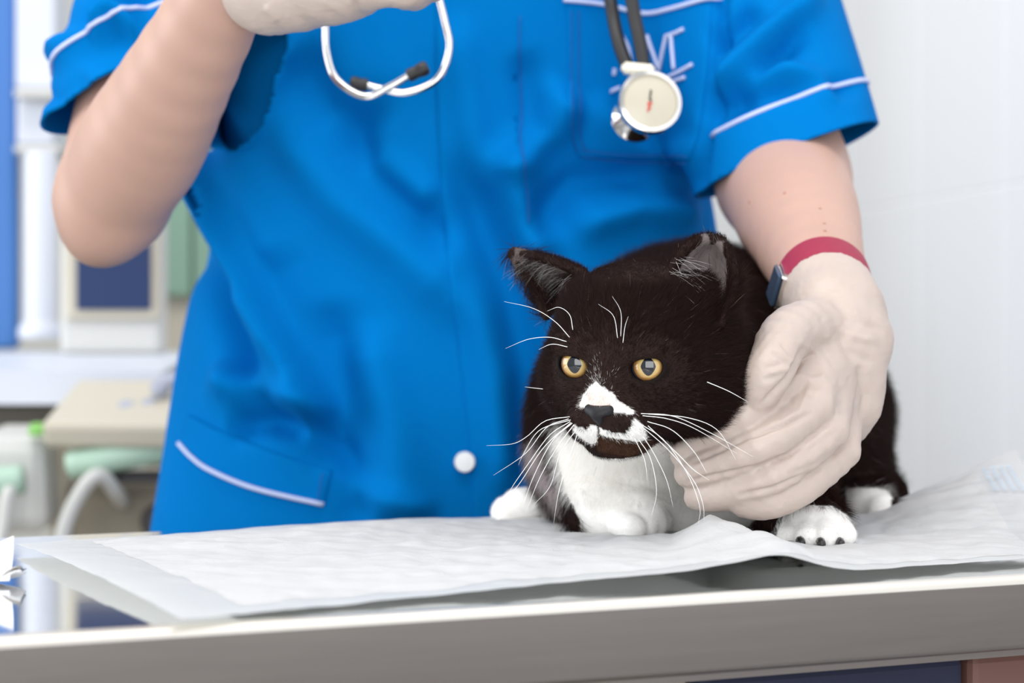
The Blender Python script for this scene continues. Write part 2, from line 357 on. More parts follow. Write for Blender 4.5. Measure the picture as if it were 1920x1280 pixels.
# ------------------------------------------------------------------ underpad
fr = [(340, 1165, .002), (620, 1139, .002), (900, 1112, .003), (1100, 1092, .004), (1290, 1074, .007), (1380, 1057, .010), (1460, 1044, .013), (1530, 1060, .008), (1610, 1073, .003), (1760, 1063, .002), (1920, 1051, .002), (2090, 1042, .002)]
bk = [(30, 1022, .003), (300, 1005, .004), (620, 983, .006), (800, 974, .005), (920, 972, .004), (1080, 962, .004), (1300, 958, .003), (1480, 960, .003), (1610, 965, .006), (1700, 931, .018), (1800, 889, .030), (1905, 848, .042)]
NU, NV = 260, 110
FR = spline([onz(*p) for p in fr], NU); BK = spline([onz(*p) for p in bk], NU)
uu = np.linspace(0, 1, NU)[:, None]; vv = np.linspace(0, 1, NV)[None, :]
def pad_grid(off, u0=0.0, u1=1.0, v0=0.0, v1=1.0):
    U = u0+(u1-u0)*uu; Vp = v0+(v1-v0)*vv; iu = U[:, 0]*(NU-1)
    A = np.stack([np.interp(iu, np.arange(NU), FR[:, i]) for i in range(3)], -1)[:, None, :]; B = np.stack([np.interp(iu, np.arange(NU), BK[:, i]) for i in range(3)], -1)[:, None, :]
    G = A*(1-Vp[..., None])+B*Vp[..., None]
    zf = A[..., 2]-TZ; zb = B[..., 2]-TZ            # lifts die away towards the middle of the sheet
    G[..., 2] = TZ+0.0025+(zf-0.0025)*np.clip(1-Vp/0.35, 0, 1)**1.5+(zb-0.0025)*np.clip((Vp-0.15)/0.85, 0, 1)**1.6
    px, py = proj(G); D = G[..., 1]
    yl = np.interp(px, [980, 1100, 1330, 1400, 1480], [1.44, 1.43, 1.405, 1.375, 1.33])
    hh = np.interp(px, [960, 1040, 1110, 1170, 1215, 1260, 1330, 1390, 1450, 1530], [0, .0025, .003, .0055, .005, .005, .0150, .012, .008, 0])
    G[..., 2] += hh*np.exp(-((D-yl)/np.where(D > yl, 0.02, 0.045))**2)
    P = G.reshape(-1, 3); wv = vnoise(P, 60, 3)*0.0018+vnoise(P, 150, 4)*0.0012+np.abs(vnoise(P*np.array([1.6, 1, 1]), 110, 14))*0.0016+np.abs(vnoise(P*np.array([1, 2.2, 1]), 75, 9))*0.0016
    edge = np.clip(np.minimum(np.minimum(U, 1-U)*12, np.minimum(Vp, 1-Vp)*9), 0.25, 1)
    G[..., 2] += wv.reshape(G.shape[:2])*edge+0.0008
    le = np.exp(-((U-0.0)/0.05)**2)*np.sin(np.pi*np.clip(Vp, 0, 1))*0.002; G[..., 2] += le
    G[..., 2] = np.maximum(G[..., 2], TZ+0.0006)+0.0001*(off > 0)+off*np.clip(np.minimum(np.minimum(uu, 1-uu)*40, np.minimum(vv, 1-vv)*25), 0, 1)
    return G
pad = empty('underpad', tuple(onz(960, 1040, 0))); tag(pad, 'crumpled white disposable underpad spread under the cat', 'underpad')
grid_obj('backing_film', pad_grid(0.0), M['film'], pad)
core = grid_obj('quilted_core', pad_grid(0.0009, 0.045, 0.93, 0.07, 0.96), M['pad'], pad)
G = pad_grid(0.0014)
for k in range(11):                                # printed dashes on the raised border
    for j in range(4):
        iu = 243+j*3; iv = 102-k*2-j; q = G[iu:iu+3, iv:iv+2].copy()
        q[:, 1] = q[:, 0]*0.45+q[:, 1]*0.55; grid_obj('printed_dash', q, M['bluedash'], pad)

# ------------------------------------------------------------------ cat
yaw, pit, rol = math.radians(28.5), math.radians(13), math.radians(1.5)
HC = at(1212, 666, 1.425)
fw = np.array([-math.sin(yaw)*math.cos(pit), -math.cos(yaw)*math.cos(pit), -math.sin(pit)])
rt = np.array([math.cos(yaw), -math.sin(yaw), 0.0]); up = np.cross(rt, -fw) if False else np.cross(fw, rt)*1.0
if up[2] < 0: up = -up
rt, up = rt*math.cos(rol)-up*math.sin(rol), up*math.cos(rol)+rt*math.sin(rol)
HR = np.array([rt, fw, up])
def hd(a, b, c): return HC+(rt*a+fw*b+up*c)*0.001
def hloc(P): return ((P-HC)@HR.T)*1000
V = Vol(at(915, 900, 1.60)*[1, 0, 0]+[-.005, 1.335, TZ-0.004], [0.235, 1.90, 1.045], 0.00125)
# trunk
V.ell(at(1300, 715, 1.645), (.082, .105, .079), k=.02)
V.ell(at(1400, 775, 1.75), (.088, .095, .070), k=.03)
V.ell(at(1545, 850, 1.70), (.034, .075, .050), k=.02)          # near thigh
V.ell(at(1085, 815, 1.585), (.028, .055, .055), k=.02)         # far shoulder
V.ell(at(1440, 850, 1.56), (.034, .045, .046), k=.02)          # near shoulder
V.ell(at(1195, 875, 1.545), (.041, .052, .050), k=.02)         # chest
V.ell(at(1300, 925, 1.56), (.050, .055, .030), k=.02)
V.cap(hd(0, -15, -8), at(1275, 745, 1.60), .040, .060, k=.02)  # neck
# far foreleg folded under the chest
V.cap(at(1120, 880, 1.525), at(1128, 955, 1.505), .020, .0165, k=.015)
V.cap(at(1128, 960, 1.505), at(1200, 967, 1.485), .0165, .0135, k=.01)
for i, (x, y) in enumerate(((1186, 990), (1208, 986), (1226, 982), (1236, 975))): V.cap(at(x-22, y-12, 1.478+.006*i), at(x, y, 1.468+.008*i), .008, .0072, k=.003)
# near foreleg and paw
V.cap(at(1455, 880, 1.53), at(1490, 965, 1.475), .024, .018, k=.02)
V.cap(at(1490, 965, 1.475), at(1535, 990, 1.445), .017, .0155, k=.012)
paw = [(1478, 1004, 1.437), (1512, 1008, 1.424), (1550, 1008, 1.421), (1585, 1003, 1.43)]
for (x, y, d) in paw: V.cap(at(x*.6+1530*.4, y-22, d+.018), at(x, y, d), .0078, .0058, k=.0016)
# hind feet, tail
V.cap(at(1085, 955, 1.63), at(975, 952, 1.62), .0135, .0115, k=.012)
for i, (x, y, d) in enumerate(((950, 966, 1.607), (942, 960, 1.622), (946, 952, 1.637))): V.cap(at(985, 952, d+.004), at(x, y, d), .009, .0066, k=.003)
V.cap(at(1600, 905, 1.70), at(1630, 950, 1.60), .022, .0115, k=.012)
V.cap(at(1610, 952, 1.62), at(1655, 958, 1.585), .0125, .0095, k=.006)
V.chain([at(1560, 850, 1.82), at(1625, 893, 1.79), at(1680, 925, 1.745), at(1700, 945, 1.69)], [.019, .017, .0155, .012], k=.02)
# head
V.ell(hd(0, -3, 8), (.045, .046, .036), HR, k=.012)
V.ell(hd(0, 14, 22), (.030, .028, .017), HR, k=.015)
V.ell(hd(0, -6, 27), (.040, .030, .016), HR, k=.012)
for s in (-1, 1):
    V.ell(hd(s*(31 if s > 0 else 28.5), 7, -12), (.0240, .026, .0235), HR, k=.016)
    V.ell(hd(s*19, 33, 14), (.013, .011, .008), HR, k=.010)       # brow
    V.ell(hd(s*18, 34, -8), (.013, .012, .009), HR, k=.010)       # cheekbone
    V.ell(hd(s*10.2, 47, -22.5), (.0125, .0105, .0098), HR, k=.004)  # whisker pad
V.cap(hd(0, 36, 14), hd(0, 51, -12), .0095, .0072, k=.010)        # nose bridge
V.ell(hd(0, 30, -24), (.024, .020, .016), HR, k=.012)
V.ell(hd(0, 40, -35), (.0145, .0115, .0078), HR, k=.006)          # chin
eyes = []
for s in (-1, 1):
    e = hd(s*19.3, 36.5, 4.3); eyes.append(e)
    V.ell(e, .0112, None, k=.004)
    g = np.array([-0.30, -0.93, -0.06]) if s > 0 else np.array([-0.38, -0.90, -0.06]); g /= np.linalg.norm(g)
    ax = np.cross(g, [0, 0, 1]); ax /= np.linalg.norm(ax); ax = -ax if ax[0] < 0 else ax
    tl = math.radians(8*s); uz = np.cross(ax, g); uz = -uz if uz[2] < 0 else uz
    a2 = ax*math.cos(tl)+uz*math.sin(tl); u3 = uz*math.cos(tl)-ax*math.sin(tl)
    V.ell(e+g*.0105-u3*.0006, (.0083, .0115, .0060), np.array([a2, g, u3]), k=.0012, op='sub')
    V.cap(e+g*.0092+u3*(.0061 if s < 0 else .0054)-a2*.0085, e+g*.0092+u3*(.0054 if s < 0 else .0061)+a2*.0085, .0020, k=.0025)
    V.ell(e, .0094, None, k=.0006, op='sub')
# ears as cupped leaves
def ear(L, R, cup, n=12, m=10):
    Ls, Rs = spline([at(*p) for p in L], n), spline([at(*p) for p in R], n); prev = None; rows = []
    for i in range(n):
        t = i/(n-1); c = cup*(1-t)**0.7+0.002; row = []
        for j in range(m):
            q = j/(m-1); p = Ls[i]*(1-q)+Rs[i]*q; p = p+np.array([0.02, 1.0, 0.05])*c*math.sin(math.pi*q); row.append(p)
        rows.append(row)
    for i in range(n):
        for j in range(m-1):
            V.cap(rows[i][j], rows[i][j+1], .0017, k=.0022)
            if i < n-1: V.cap(rows[i][j], rows[i+1][j+1], .0017, k=.0022)
    for i in range(n-1): V.cap(rows[i][0], rows[i+1][0], .0018, k=.002); V.cap(rows[i][-1], rows[i+1][-1], .0018, k=.002)
    return rows
earR = ear([(1240, 552, 1.402), (1258, 505, 1.402), (1290, 462, 1.404), (1320, 447, 1.408)], [(1352, 606, 1.392), (1374, 552, 1.398), (1373, 494, 1.404), (1353, 453, 1.408)], .022)
earL = ear([(1024, 592, 1.446), (1006, 548, 1.450), (986, 515, 1.454), (963, 480, 1.457)], [(1096, 512, 1.430), (1052, 494, 1.441), (1008, 482, 1.450), (965, 473, 1.457)], .016)
cV, cQ = V.mesh(2); del V; cV[:, 2] = np.maximum(cV[:, 2], TZ+.0022)
keep = cV[:, 2] > -1
cat = empty('cat', tuple(onz(1300, 1000, 0.0))); tag(cat, 'black and white cat with amber eyes crouching on the white pad', 'cat')
body = from_arrays('body', cV, cQ, M['coat'], cat)

def head_mask(P): L = hloc(P); return (np.abs(L[:, 0]) < 62) & (L[:, 1] > -30) & (L[:, 1] < 70) & (L[:, 2] > -46) & (L[:, 2] < 70)
BLK = np.array([0.0225, 0.0118, 0.0098]); WHT = np.array([0.96, 0.945, 0.915])
CHEST = [(1036, 790), (1090, 800), (1300, 835), (1400, 905), (1425, 950), (1395, 1015), (1085, 1040), (1088, 975), (1062, 925), (1048, 870)]
PAWN = [(1446, 1000), (1462, 968), (1500, 945), (1560, 948), (1625, 985), (1630, 1050), (1446, 1050)]
W_BR = [(1117, 715), (1128, 724), (1150, 738), (1160, 752), (1186, 768), (1192, 778), (1150, 771), (1118, 768), (1094, 765), (1086, 760), (1092, 742), (1104, 726)]
W_ML = [(1074, 796), (1085, 800), (1100, 806), (1108, 796), (1120, 800), (1121, 822), (1116, 834), (1098, 828), (1084, 818), (1074, 806)]
W_MR = [(1121, 800), (1132, 806), (1150, 811), (1172, 812), (1182, 800), (1188, 784), (1200, 790), (1212, 812), (1214, 824), (1196, 828), (1170, 825), (1145, 820), (1126, 816)]
BROWN = [(1116, 822), (1140, 820), (1190, 828), (1224, 826), (1224, 842), (1180, 856), (1120, 845)]
def coat(P, Nn, jit):
    px, py = proj(P); n = len(P); px = px+rng.normal(size=n)*jit; py = py+rng.normal(size=n)*jit
    L = hloc(P); D = P[:, 1]; hm = head_mask(P)
    col = np.tile(BLK, (n, 1)); col *= (1+0.25*vnoise(P, 70, 5))[:, None]
    front = hm & (L[:, 1] > 22)
    notface = ~(hm & (L[:, 2] > -40) & (L[:, 1] > -8))
    white = notface & (D < 1.62) & inpoly(px, py, CHEST)
    white |= inpoly(px, py, PAWN) & (D < 1.475)
    white |= (px < 1110) & (py > 905) & (D > 1.585)&(P[:, 2] < TZ+0.035)
    white |= (px > 1586) & (px < 1672) & (py > 914) & (D < 1.645) & (P[:, 2] < TZ+.026)
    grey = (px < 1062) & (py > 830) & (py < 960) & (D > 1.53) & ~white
    for w_ in (W_BR, W_ML, W_MR): white |= front & (L[:, 1] > 30) & inpoly(px, py, w_)
    blaze = front & (np.abs(px-(1119+(700-py)*.05)) < 3+ (py-665)*.10) & (py > 665) & (py < 722) & (rng.random(n) < (0.35+0.6*np.clip((py-690)/30, 0, 1)))
    fleck = front & (np.abs(px-1128) < 26) & (py > 690) & (py < 735) & (rng.random(n) < 0.10)
    if jit > 0: white |= blaze | fleck
    col[white] = WHT*(0.96+0.05*rng.random(white.sum()))[:, None]
    col[white & front] *= 0.86
    pink = front & inpoly(px, py, [(1105, 735), (1130, 735), (1150, 760), (1140, 771), (1100, 766)])&white
    col[pink] = col[pink]*np.array([1.0, .82, .78])
    br = front & inpoly(px, py, BROWN); col[br & ~white] = np.array([0.050, 0.024, 0.014])
    leg = ~white & (px > 1400) & (px < 1560) & (py > 890) & (D < 1.54); col[leg] = np.array([0.022, 0.010, 0.008])
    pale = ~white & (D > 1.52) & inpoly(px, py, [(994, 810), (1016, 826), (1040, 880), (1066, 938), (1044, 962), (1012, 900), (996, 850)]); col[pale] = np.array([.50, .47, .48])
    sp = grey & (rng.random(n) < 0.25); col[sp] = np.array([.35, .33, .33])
    # inside of ears
    inE = np.zeros(n, bool)
    for rows in (earR, earL):
        R_ = np.array(rows)[2:-1, 1:-1].reshape(-1, 3); near = np.where(np.linalg.norm(P-R_.mean(0), axis=1) < .04)[0]
        dm = np.min(np.linalg.norm(P[near][:, None]-R_[None], axis=2), axis=1); inE[near] |= (dm < .0045) & (Nn[near, 1] < -0.25)
    return col, white, hm, inE
nv = len(cV); nrm = np.empty(nv*3, np.float32); body.data.vertex_normals.foreach_get('vector', nrm); cN = nrm.reshape(-1, 3)
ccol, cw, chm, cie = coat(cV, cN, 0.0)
eyeD = np.minimum(np.linalg.norm(cV-eyes[0], axis=1), np.linalg.norm(cV-eyes[1], axis=1))
ccol[eyeD < .0118] = np.array([.010, .006, .005]); ccol[cie] = np.where((cV[cie][:, :1] > hd(0, 0, 0)[0]), np.array([[.155, .128, .122]]), np.array([[.10, .078, .072]]))
a = body.data.color_attributes.new('col', 'FLOAT_COLOR', 'POINT'); a.data.foreach_set('color', np.hstack([ccol, np.ones((nv, 1))]).astype(np.float32).ravel())

def make_fur(NH):
    A, B, Cc, Dd = (cV[cQ[:, i]] for i in range(4))
    ar = 0.5*np.linalg.norm(np.cross(Cc-A, Dd-B), axis=1); ctr = (A+B+Cc+Dd)/4; hm = head_mask(ctr)
    fn = cN[cQ].mean(1); wgt = ar*np.where(hm, 2.6, 1.0)*np.where(fn[:, 1] > 0.45, 0.3, 1.0)*np.where(ctr[:, 2] < TZ+.004, 0.0, 1.0)
    wgt *= np.where(ctr[:, 1] > 1.72, 0.5, 1.0)
    pick = rng.choice(len(cQ), NH, p=wgt/wgt.sum()); s, t = rng.random((2, NH, 1))
    P = (A[pick]*(1-s)+B[pick]*s)*(1-t)+(Dd[pick]*(1-s)+Cc[pick]*s)*t
    N = (cN[cQ[pick, 0]]*(1-s)+cN[cQ[pick, 1]]*s)*(1-t)+(cN[cQ[pick, 3]]*(1-s)+cN[cQ[pick, 2]]*s)*t
    N /= np.linalg.norm(N, axis=1)[:, None]+1e-9
    ed = np.minimum(np.linalg.norm(P-eyes[0], axis=1), np.linalg.norm(P-eyes[1], axis=1))
    L = hloc(P); nosed = np.linalg.norm(L-np.array([0, 57, -17]), axis=1)
    col, white, hm, ie = coat(P, N, 2.2)
    ok = (ed > .0113) & (nosed > 7.0) & ~(ie & (rng.random(NH) < 0.93))
    P, N, col, white, hm, ie, L, ed = (q[ok] for q in (P, N, col, white, hm, ie, L, ed)); n = len(P)
    dirv = np.tile(np.array([0.35, 0.8, -0.45]), (n, 1))
    dirv[P[:, 1] < 1.585] = np.array([0.10, 0.15, -1.0])
    dirv[P[:, 2] < TZ+0.03] = np.array([0.05, -0.75, -0.6])
    hn = P-hd(0, 50, -6); wv = hm[:, None]; dirv = np.where(wv, hn, dirv)
    earm = hm & (L[:, 2] > 40); dirv[earm] = up
    dirv = dirv/np.linalg.norm(dirv, axis=1)[:, None]+rng.normal(size=(n, 3))*0.22+0.25*np.stack([vnoise(P, 90, 11), vnoise(P, 90, 12), vnoise(P, 90, 13)], 1)
    T = dirv-N*(dirv*N).sum(1)[:, None]; T /= np.linalg.norm(T, axis=1)[:, None]+1e-9
    ln = np.where(hm, 0.0048, 0.0105); face = np.clip((L[:, 1]-15)/35, 0, 1)*hm; ln = ln*(1-0.50*face)
    fr_ = np.clip((np.linalg.norm(L-np.array([0, 30, -14]), axis=1)-30)/26, 0, 1); ln = np.where(hm, ln+(0.0088-ln)*fr_*fr_*(3-2*fr_), ln)
    px, py = proj(P); lowpaw = (P[:, 2] < TZ+0.022) & ~hm; ln = np.where(lowpaw & white, 0.0024, ln); ln = np.where(earm, 0.0032, ln)
    ln = np.where(ie, 0.006, ln); ln *= rng.uniform(0.65, 1.2, n)
    ln = np.where(ed < .017, np.minimum(ln, .0028), ln); ln = np.where(ed < .0132, np.minimum(ln, .0016), ln)
    lf = np.where(hm, 0.34, 0.36)*rng.uniform(0.6, 1.4, n); lf = np.where(rng.random(n) < .03, lf*1.8, lf)
    d0 = T*(1-lf)[:, None]+N*lf[:, None]; d0 /= np.linalg.norm(d0, axis=1)[:, None]
    K = 4; pts = np.empty((n, K, 3), np.float32)
    for i in range(K):
        q = i/(K-1); pts[:, i] = P-N*0.0004+(d0*q+(T*0.9-N*0.35)*0.22*q*q)*ln[:, None]
    rad = np.array([1.0, 0.9, 0.65, 0.12])[None, :]*np.where(white, 0.000062, 0.00006)[:, None]*rng.uniform(0.8, 1.25, (n, 1))
    stray = rng.random(n) < .004; col[stray] = np.array([.22, .20, .19])
    brown = rng.random(n) < .25; col[brown & ~white] *= np.array([1.7, 1.35, 1.25])
    col[ie] = np.array([.30, .28, .27])*rng.uniform(.3, 1.1, (ie.sum(), 1))
    return pts, rad, col
def curves_obj(name, pts, rad, col, m, parent):
    n, K = pts.shape[:2]; hc = bpy.data.hair_curves.new(name); hc.add_curves([K]*n)
    hc.attributes['position'].data.foreach_set('vector', pts.astype(np.float32).ravel())
    r = hc.attributes.get('radius') or hc.attributes.new('radius', 'FLOAT', 'POINT'); r.data.foreach_set('value', rad.astype(np.float32).ravel())
    c = hc.attributes.new('col', 'FLOAT_COLOR', 'CURVE'); c.data.foreach_set('color', np.hstack([col, np.ones((n, 1))]).astype(np.float32).ravel())
    hc.materials.append(m); o = bpy.data.objects.new(name, hc); C.objects.link(o); o.parent = parent; o.matrix_parent_inverse = world_inv(parent); return o
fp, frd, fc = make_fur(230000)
tag(curves_obj('fur', fp, frd, fc, M['fur'], cat), 'short dense black and white coat', kind='stuff')
# ear tufts
def tuft(rows, i0, i1, j0, j1, n, dirs, ln):
    out = []
    for k in range(n):
        i = rng.uniform(i0, i1); j = rng.uniform(j0, j1); p = rows[int(i)][int(j)]+rng.normal(size=3)*.001+np.array([0, -.002, 0])
        d = np.array(dirs)+rng.normal(size=3)*.25; d /= np.linalg.norm(d); l = ln*rng.uniform(.5, 1.1); b = np.array([0, -.3, -.3])*l
        out.append([p+d*l*q+b*q*q*.6 for q in (0, .33, .67, 1)])
    return np.array(out)
tR = tuft(earR, 1, 6, 0, 2.5, 70, (0.9, -.35, -.25), .017); tL = tuft(earL, 1, 9, 4, 9, 240, (-0.85, -.3, -.42), .014)
for tt, g in ((tR, .75), (tL, .34)):
    n = len(tt); curves_obj('ear_tuft', tt, np.tile(np.array([.00009, .00008, .00006, .00002]), (n, 1)), np.array([g, g*.96, g*.93])*rng.uniform(.35, 1.2, (n, 1)), M['fur'], cat)
# eyes
def capmesh(name, c, g, r, amax, mt, parent, sx=1.0, sy=1.0, lens=False, n=14, m=40):
    Mx = frame(c, g, (0, 0, 1)); Vs, Rr = [], []
    for i in range(n):
        for k in range(m):
            a = 2*math.pi*k/m; q = i/(n-1)
            ex = sx; 
            if lens: ex = sx*(1-0.28*abs(math.cos(a))**1.0)
            th = amax*q; x = math.sin(th)*math.cos(a)*sy; y = math.sin(th)*math.sin(a)*ex
            z = math.sqrt(max(0, 1-x*x-y*y)); Vs.append(tuple(Mx @ Vector((x*r, y*r, z*r)))); Rr.append(q)
    Q = [(i*m+k, i*m+(k+1) % m, (i+1)*m+(k+1) % m, (i+1)*m+k) for i in range(n-1) for k in range(m)]
    o = from_arrays(name, Vs, Q, mt, parent); at_ = o.data.attributes.new('rad', 'FLOAT', 'POINT'); at_.data.foreach_set('value', Rr); return o
for s, e in zip((-1, 1), eyes):
    g = np.array([-0.13, -0.98, -0.03]) if s > 0 else np.array([-0.27, -0.95, -0.05]); g /= np.linalg.norm(g)
    ey = capmesh('eye', e, g, .0093, math.pi*0.96, M['sclera'], cat, n=26)
    capmesh('iris', e, g, .00945, math.radians(51), M['iris'], ey)
    capmesh('pupil', e, g, .00958, math.radians(28), M['pupil'], ey, sx=0.82, sy=1.0, lens=True)
# nose leather
NV_ = Vol(HC-0.09, HC+0.09, 0.0006)
NV_.cap(hd(-5.2, 56.3, -13.5), hd(5.2, 56.3, -13.5), .0027, k=.002); NV_.ell(hd(0, 57.8, -15.2), (.0052, .0034, .0034), HR, k=.003)
NV_.cap(hd(0, 57.6, -16), hd(0, 56.2, -21.5), .0026, .0011, k=.003)
for s in (-1, 1): NV_.ell(hd(s*4.6, 59.2, -17.2), (.0017, .0022, .0013), HR, k=.0012, op='sub')
q = NV_.mesh(); from_arrays('nose', q[0], q[1], M['nose'], cat); del NV_
for (x, y, d) in ((1503, 1020, 1.415), (1541, 1022, 1.411), (1577, 1022, 1.417)):
    tube('claw', [at(x-3, y-7, d+.003), at(x, y-2, d-.002), at(x+1, y+3, d-.003)], [.0024, .0022, .0008], M['claw'], cat, n=6, sides=8)
wh = [([(1068, 781), (1022, 789), (988, 818), (960, 832), (912, 835)], 1.385, 1.40), ([(1066, 785), (1025, 801), (985, 850), (925, 891)], 1.385, 1.40),
      ([(1069, 790), (1030, 816), (990, 870), (962, 910), (948, 936)], 1.383, 1.40), ([(1073, 793), (1036, 826), (1001, 892), (979, 952)], 1.382, 1.39),
      ([(1076, 796), (1042, 842), (1010, 900), (987, 958)], 1.381, 1.39), ([(1071, 792), (1020, 838), (975, 905), (952, 930)], 1.382, 1.40), ([(1070, 787), (1012, 806), (982, 850), (972, 872)], 1.384, 1.41),
      ([(1082, 815), (1060, 880), (1046, 930), (1038, 982)], 1.38, 1.39), ([(1080, 806), (1050, 850), (1032, 910), (1002, 945)], 1.38, 1.40),
      ([(1202, 775), (1262, 780), (1330, 810), (1412, 856)], 1.366, 1.345), ([(1205, 779), (1252, 785), (1302, 803), (1382, 850)], 1.366, 1.345), ([(1215, 776), (1290, 783), (1345, 806), (1380, 862)], 1.366, 1.35),
      ([(1214, 790), (1260, 806), (1300, 845), (1325, 886)], 1.366, 1.35), ([(1200, 794), (1246, 826), (1290, 890), (1312, 950), (1309, 982)], 1.366, 1.36), ([(1203, 799), (1252, 842), (1300, 900), (1318, 945), (1320, 978)], 1.366, 1.36),
      ([(1198, 824), (1220, 860), (1231, 920), (1222, 966)], 1.366, 1.37), ([(1206, 818), (1226, 850), (1250, 900), (1262, 950)], 1.366, 1.37), ([(1190, 822), (1208, 860), (1214, 900)], 1.366, 1.37),
      ([(1068, 632), (1040, 602), (1000, 578), (945, 565)], 1.386, 1.39), ([(1062, 640), (1030, 632), (990, 636), (948, 653)], 1.386, 1.40), ([(1074, 618), (1068, 590), (1048, 576), (1026, 583)], 1.383, 1.38), ([(1064, 650), (1035, 645), (1010, 655)], 1.387, 1.39),
      ([(1168, 642), (1172, 612), (1178, 593)], 1.372, 1.36), ([(1158, 633), (1150, 592), (1122, 570)], 1.372, 1.36), ([(1164, 630), (1164, 585), (1148, 555)], 1.372, 1.355),
      ([(1326, 716), (1366, 733), (1402, 753)], 1.366, 1.352), ([(1018, 729), (1000, 727), (984, 725)], 1.405, 1.40), ([(1215, 798), (1270, 850), (1300, 880), (1330, 900)], 1.366, 1.35)]
for pts, d0, d1 in wh:
    tube('whisker', [at(x, y, d0+(d1-d0)*i/(len(pts)-1)-0.002) for i, (x, y) in enumerate(pts)], [.00019, .00017, .00013, .00004], M['whisker'], cat, n=18, sides=5)

# ------------------------------------------------------------------ person
CX, CY = -0.036, 1.858
person = empty('person', (CX, CY, 0)); tag(person, 'person in a blue short-sleeved tunic and cream gloves holding the cat', 'person')
zs = np.array([0.70, 0.78, 0.832, 0.90, 0.947, 1.034, 1.077, 1.167, 1.25, 1.31, 1.35])
def torso(V, off, k):
    sl, x, y, z = V.sub((-0.4, 1.6, 0.55), (0.35, 2.15, 1.40)); zz = z.ravel()
    wl = np.interp(zz, zs, [.205, .200, .196, .188, .181, .166, .158, .160, .160, .130, .085]); dl = np.interp(zz, zs, [.122, .122, .120, .116, .114, .113, .114, .118, .108, .085, .06]); cx = np.interp(zz, zs, [-.042, -.040, -.038, -.036, -.035, -.034, -.034, -.034, -.035, -.035, -.035])
    ax = np.abs(x-cx[None, None, :])/(wl+off)[None, None, :]; ay = np.abs(y-CY)/(dl+off)[None, None, :]
    rr = (ax**2.35+ay**2.35)**(1/2.35); d = (rr-1)*np.minimum(wl, dl)[None, None, :]
    d = np.maximum(d, z-1.37+0*x); V.put(sl, d.astype(np.float32), k, 'add')
def capd(c, a, b, ra, rb):
    c = np.array(c[:]); d = b-a; t = min(1, max(0, (c-a).dot(d)/d.dot(d))); return np.linalg.norm(c-a-t*d)-(ra+(rb-ra)*t)
def torso_rr(c):
    w_ = np.interp(c[2], zs, [.205, .200, .196, .188, .181, .166, .158, .160, .160, .130, .085]); d_ = np.interp(c[2], zs, [.122, .122, .120, .116, .114, .113, .114, .118, .108, .085, .06]); x_ = np.interp(c[2], zs, [-.042, -.040, -.038, -.036, -.035, -.034, -.034, -.034, -.035, -.035, -.035])
    return (abs((c[0]-x_)/w_)**2.35+abs((c[1]-CY)/d_)**2.35)**(1/2.35)
SL, SR = np.array([.118, 1.862, 1.285]), np.array([-.195, 1.862, 1.285])
EL, ER = at(1468, 335, 1.71), at(210, 372, 1.675); WL, WR = at(1556, 562, 1.505), at(440, -50, 1.525)
B = Vol((-0.36, 1.44, 0.66), (0.30, 2.06, 1.80), 0.0033)
torso(B, -.036, .01)
B.chain([SL, SL*.45+EL*.55, EL], [.044, .041, .0395], .03, n=8); B.chain([EL, EL*.62+WL*.38, WL], [.0385, .035, .0205], .012, n=14)
B.chain([SR, SR*.45+ER*.55, ER], [.052, .042, .033], .03); B.chain([ER, ER*.72+WR*.28, WR], [.031, .0365, .0225], .014, n=14)
B.ell(at(184, 452, 1.682), (.0115, .02, .011), None, k=.024)
B.cap((CX, 1.875, 1.30), (CX, 1.85, 1.46), .058, .05, k=.04)                       # neck and head, above the frame
B.ell((CX, 1.845, 1.575), (.070, .088, .095), None, k=.03); B.ell((CX, 1.79, 1.505), (.045, .045, .04), None, k=.03)
B.cap((CX, 1.755, 1.575), (CX, 1.738, 1.54), .008, .012, k=.01)
for s in (-1, 1):
    B.ell((CX+s*.072, 1.86, 1.56), (.01, .018, .03), None, k=.006); B.ell((CX+s*.032, 1.758, 1.583), (.014, .01, .008), None, k=.006, op='sub')
    B.ell((CX+s*.032, 1.772, 1.583), (.0125, .0125, .0125), None, k=.003)
B.cap((CX-.02, 1.752, 1.51), (CX+.02, 1.752, 1.51), .007, k=.006)
q = B.mesh(); pb = from_arrays('body', q[0], q[1], M['skin'], person); del B
m = pb.modifiers.new('s', 'SMOOTH'); m.iterations = 10; m.factor = 0.5
Hh = Vol((CX-.13, 1.70, 1.40), (CX+.13, 2.0, 1.72), 0.004)
Hh.ell((CX, 1.865, 1.595), (.080, .092, .095), None, k=.01); Hh.cap((CX, 1.95, 1.60), (CX, 1.97, 1.45), .035, .022, k=.03); Hh.ell((CX, 1.735, 1.53), (.066, .075, .085), None, k=.015, op='sub')
q = Hh.mesh(); from_arrays('hair', q[0], q[1], M['hair'], person)
for (x, y, d) in ((1405, 379, 1.742), (1471, 362, 1.742), (1537, 391, 1.742), (1546, 419, 1.735), (1547, 433, 1.73)): pass

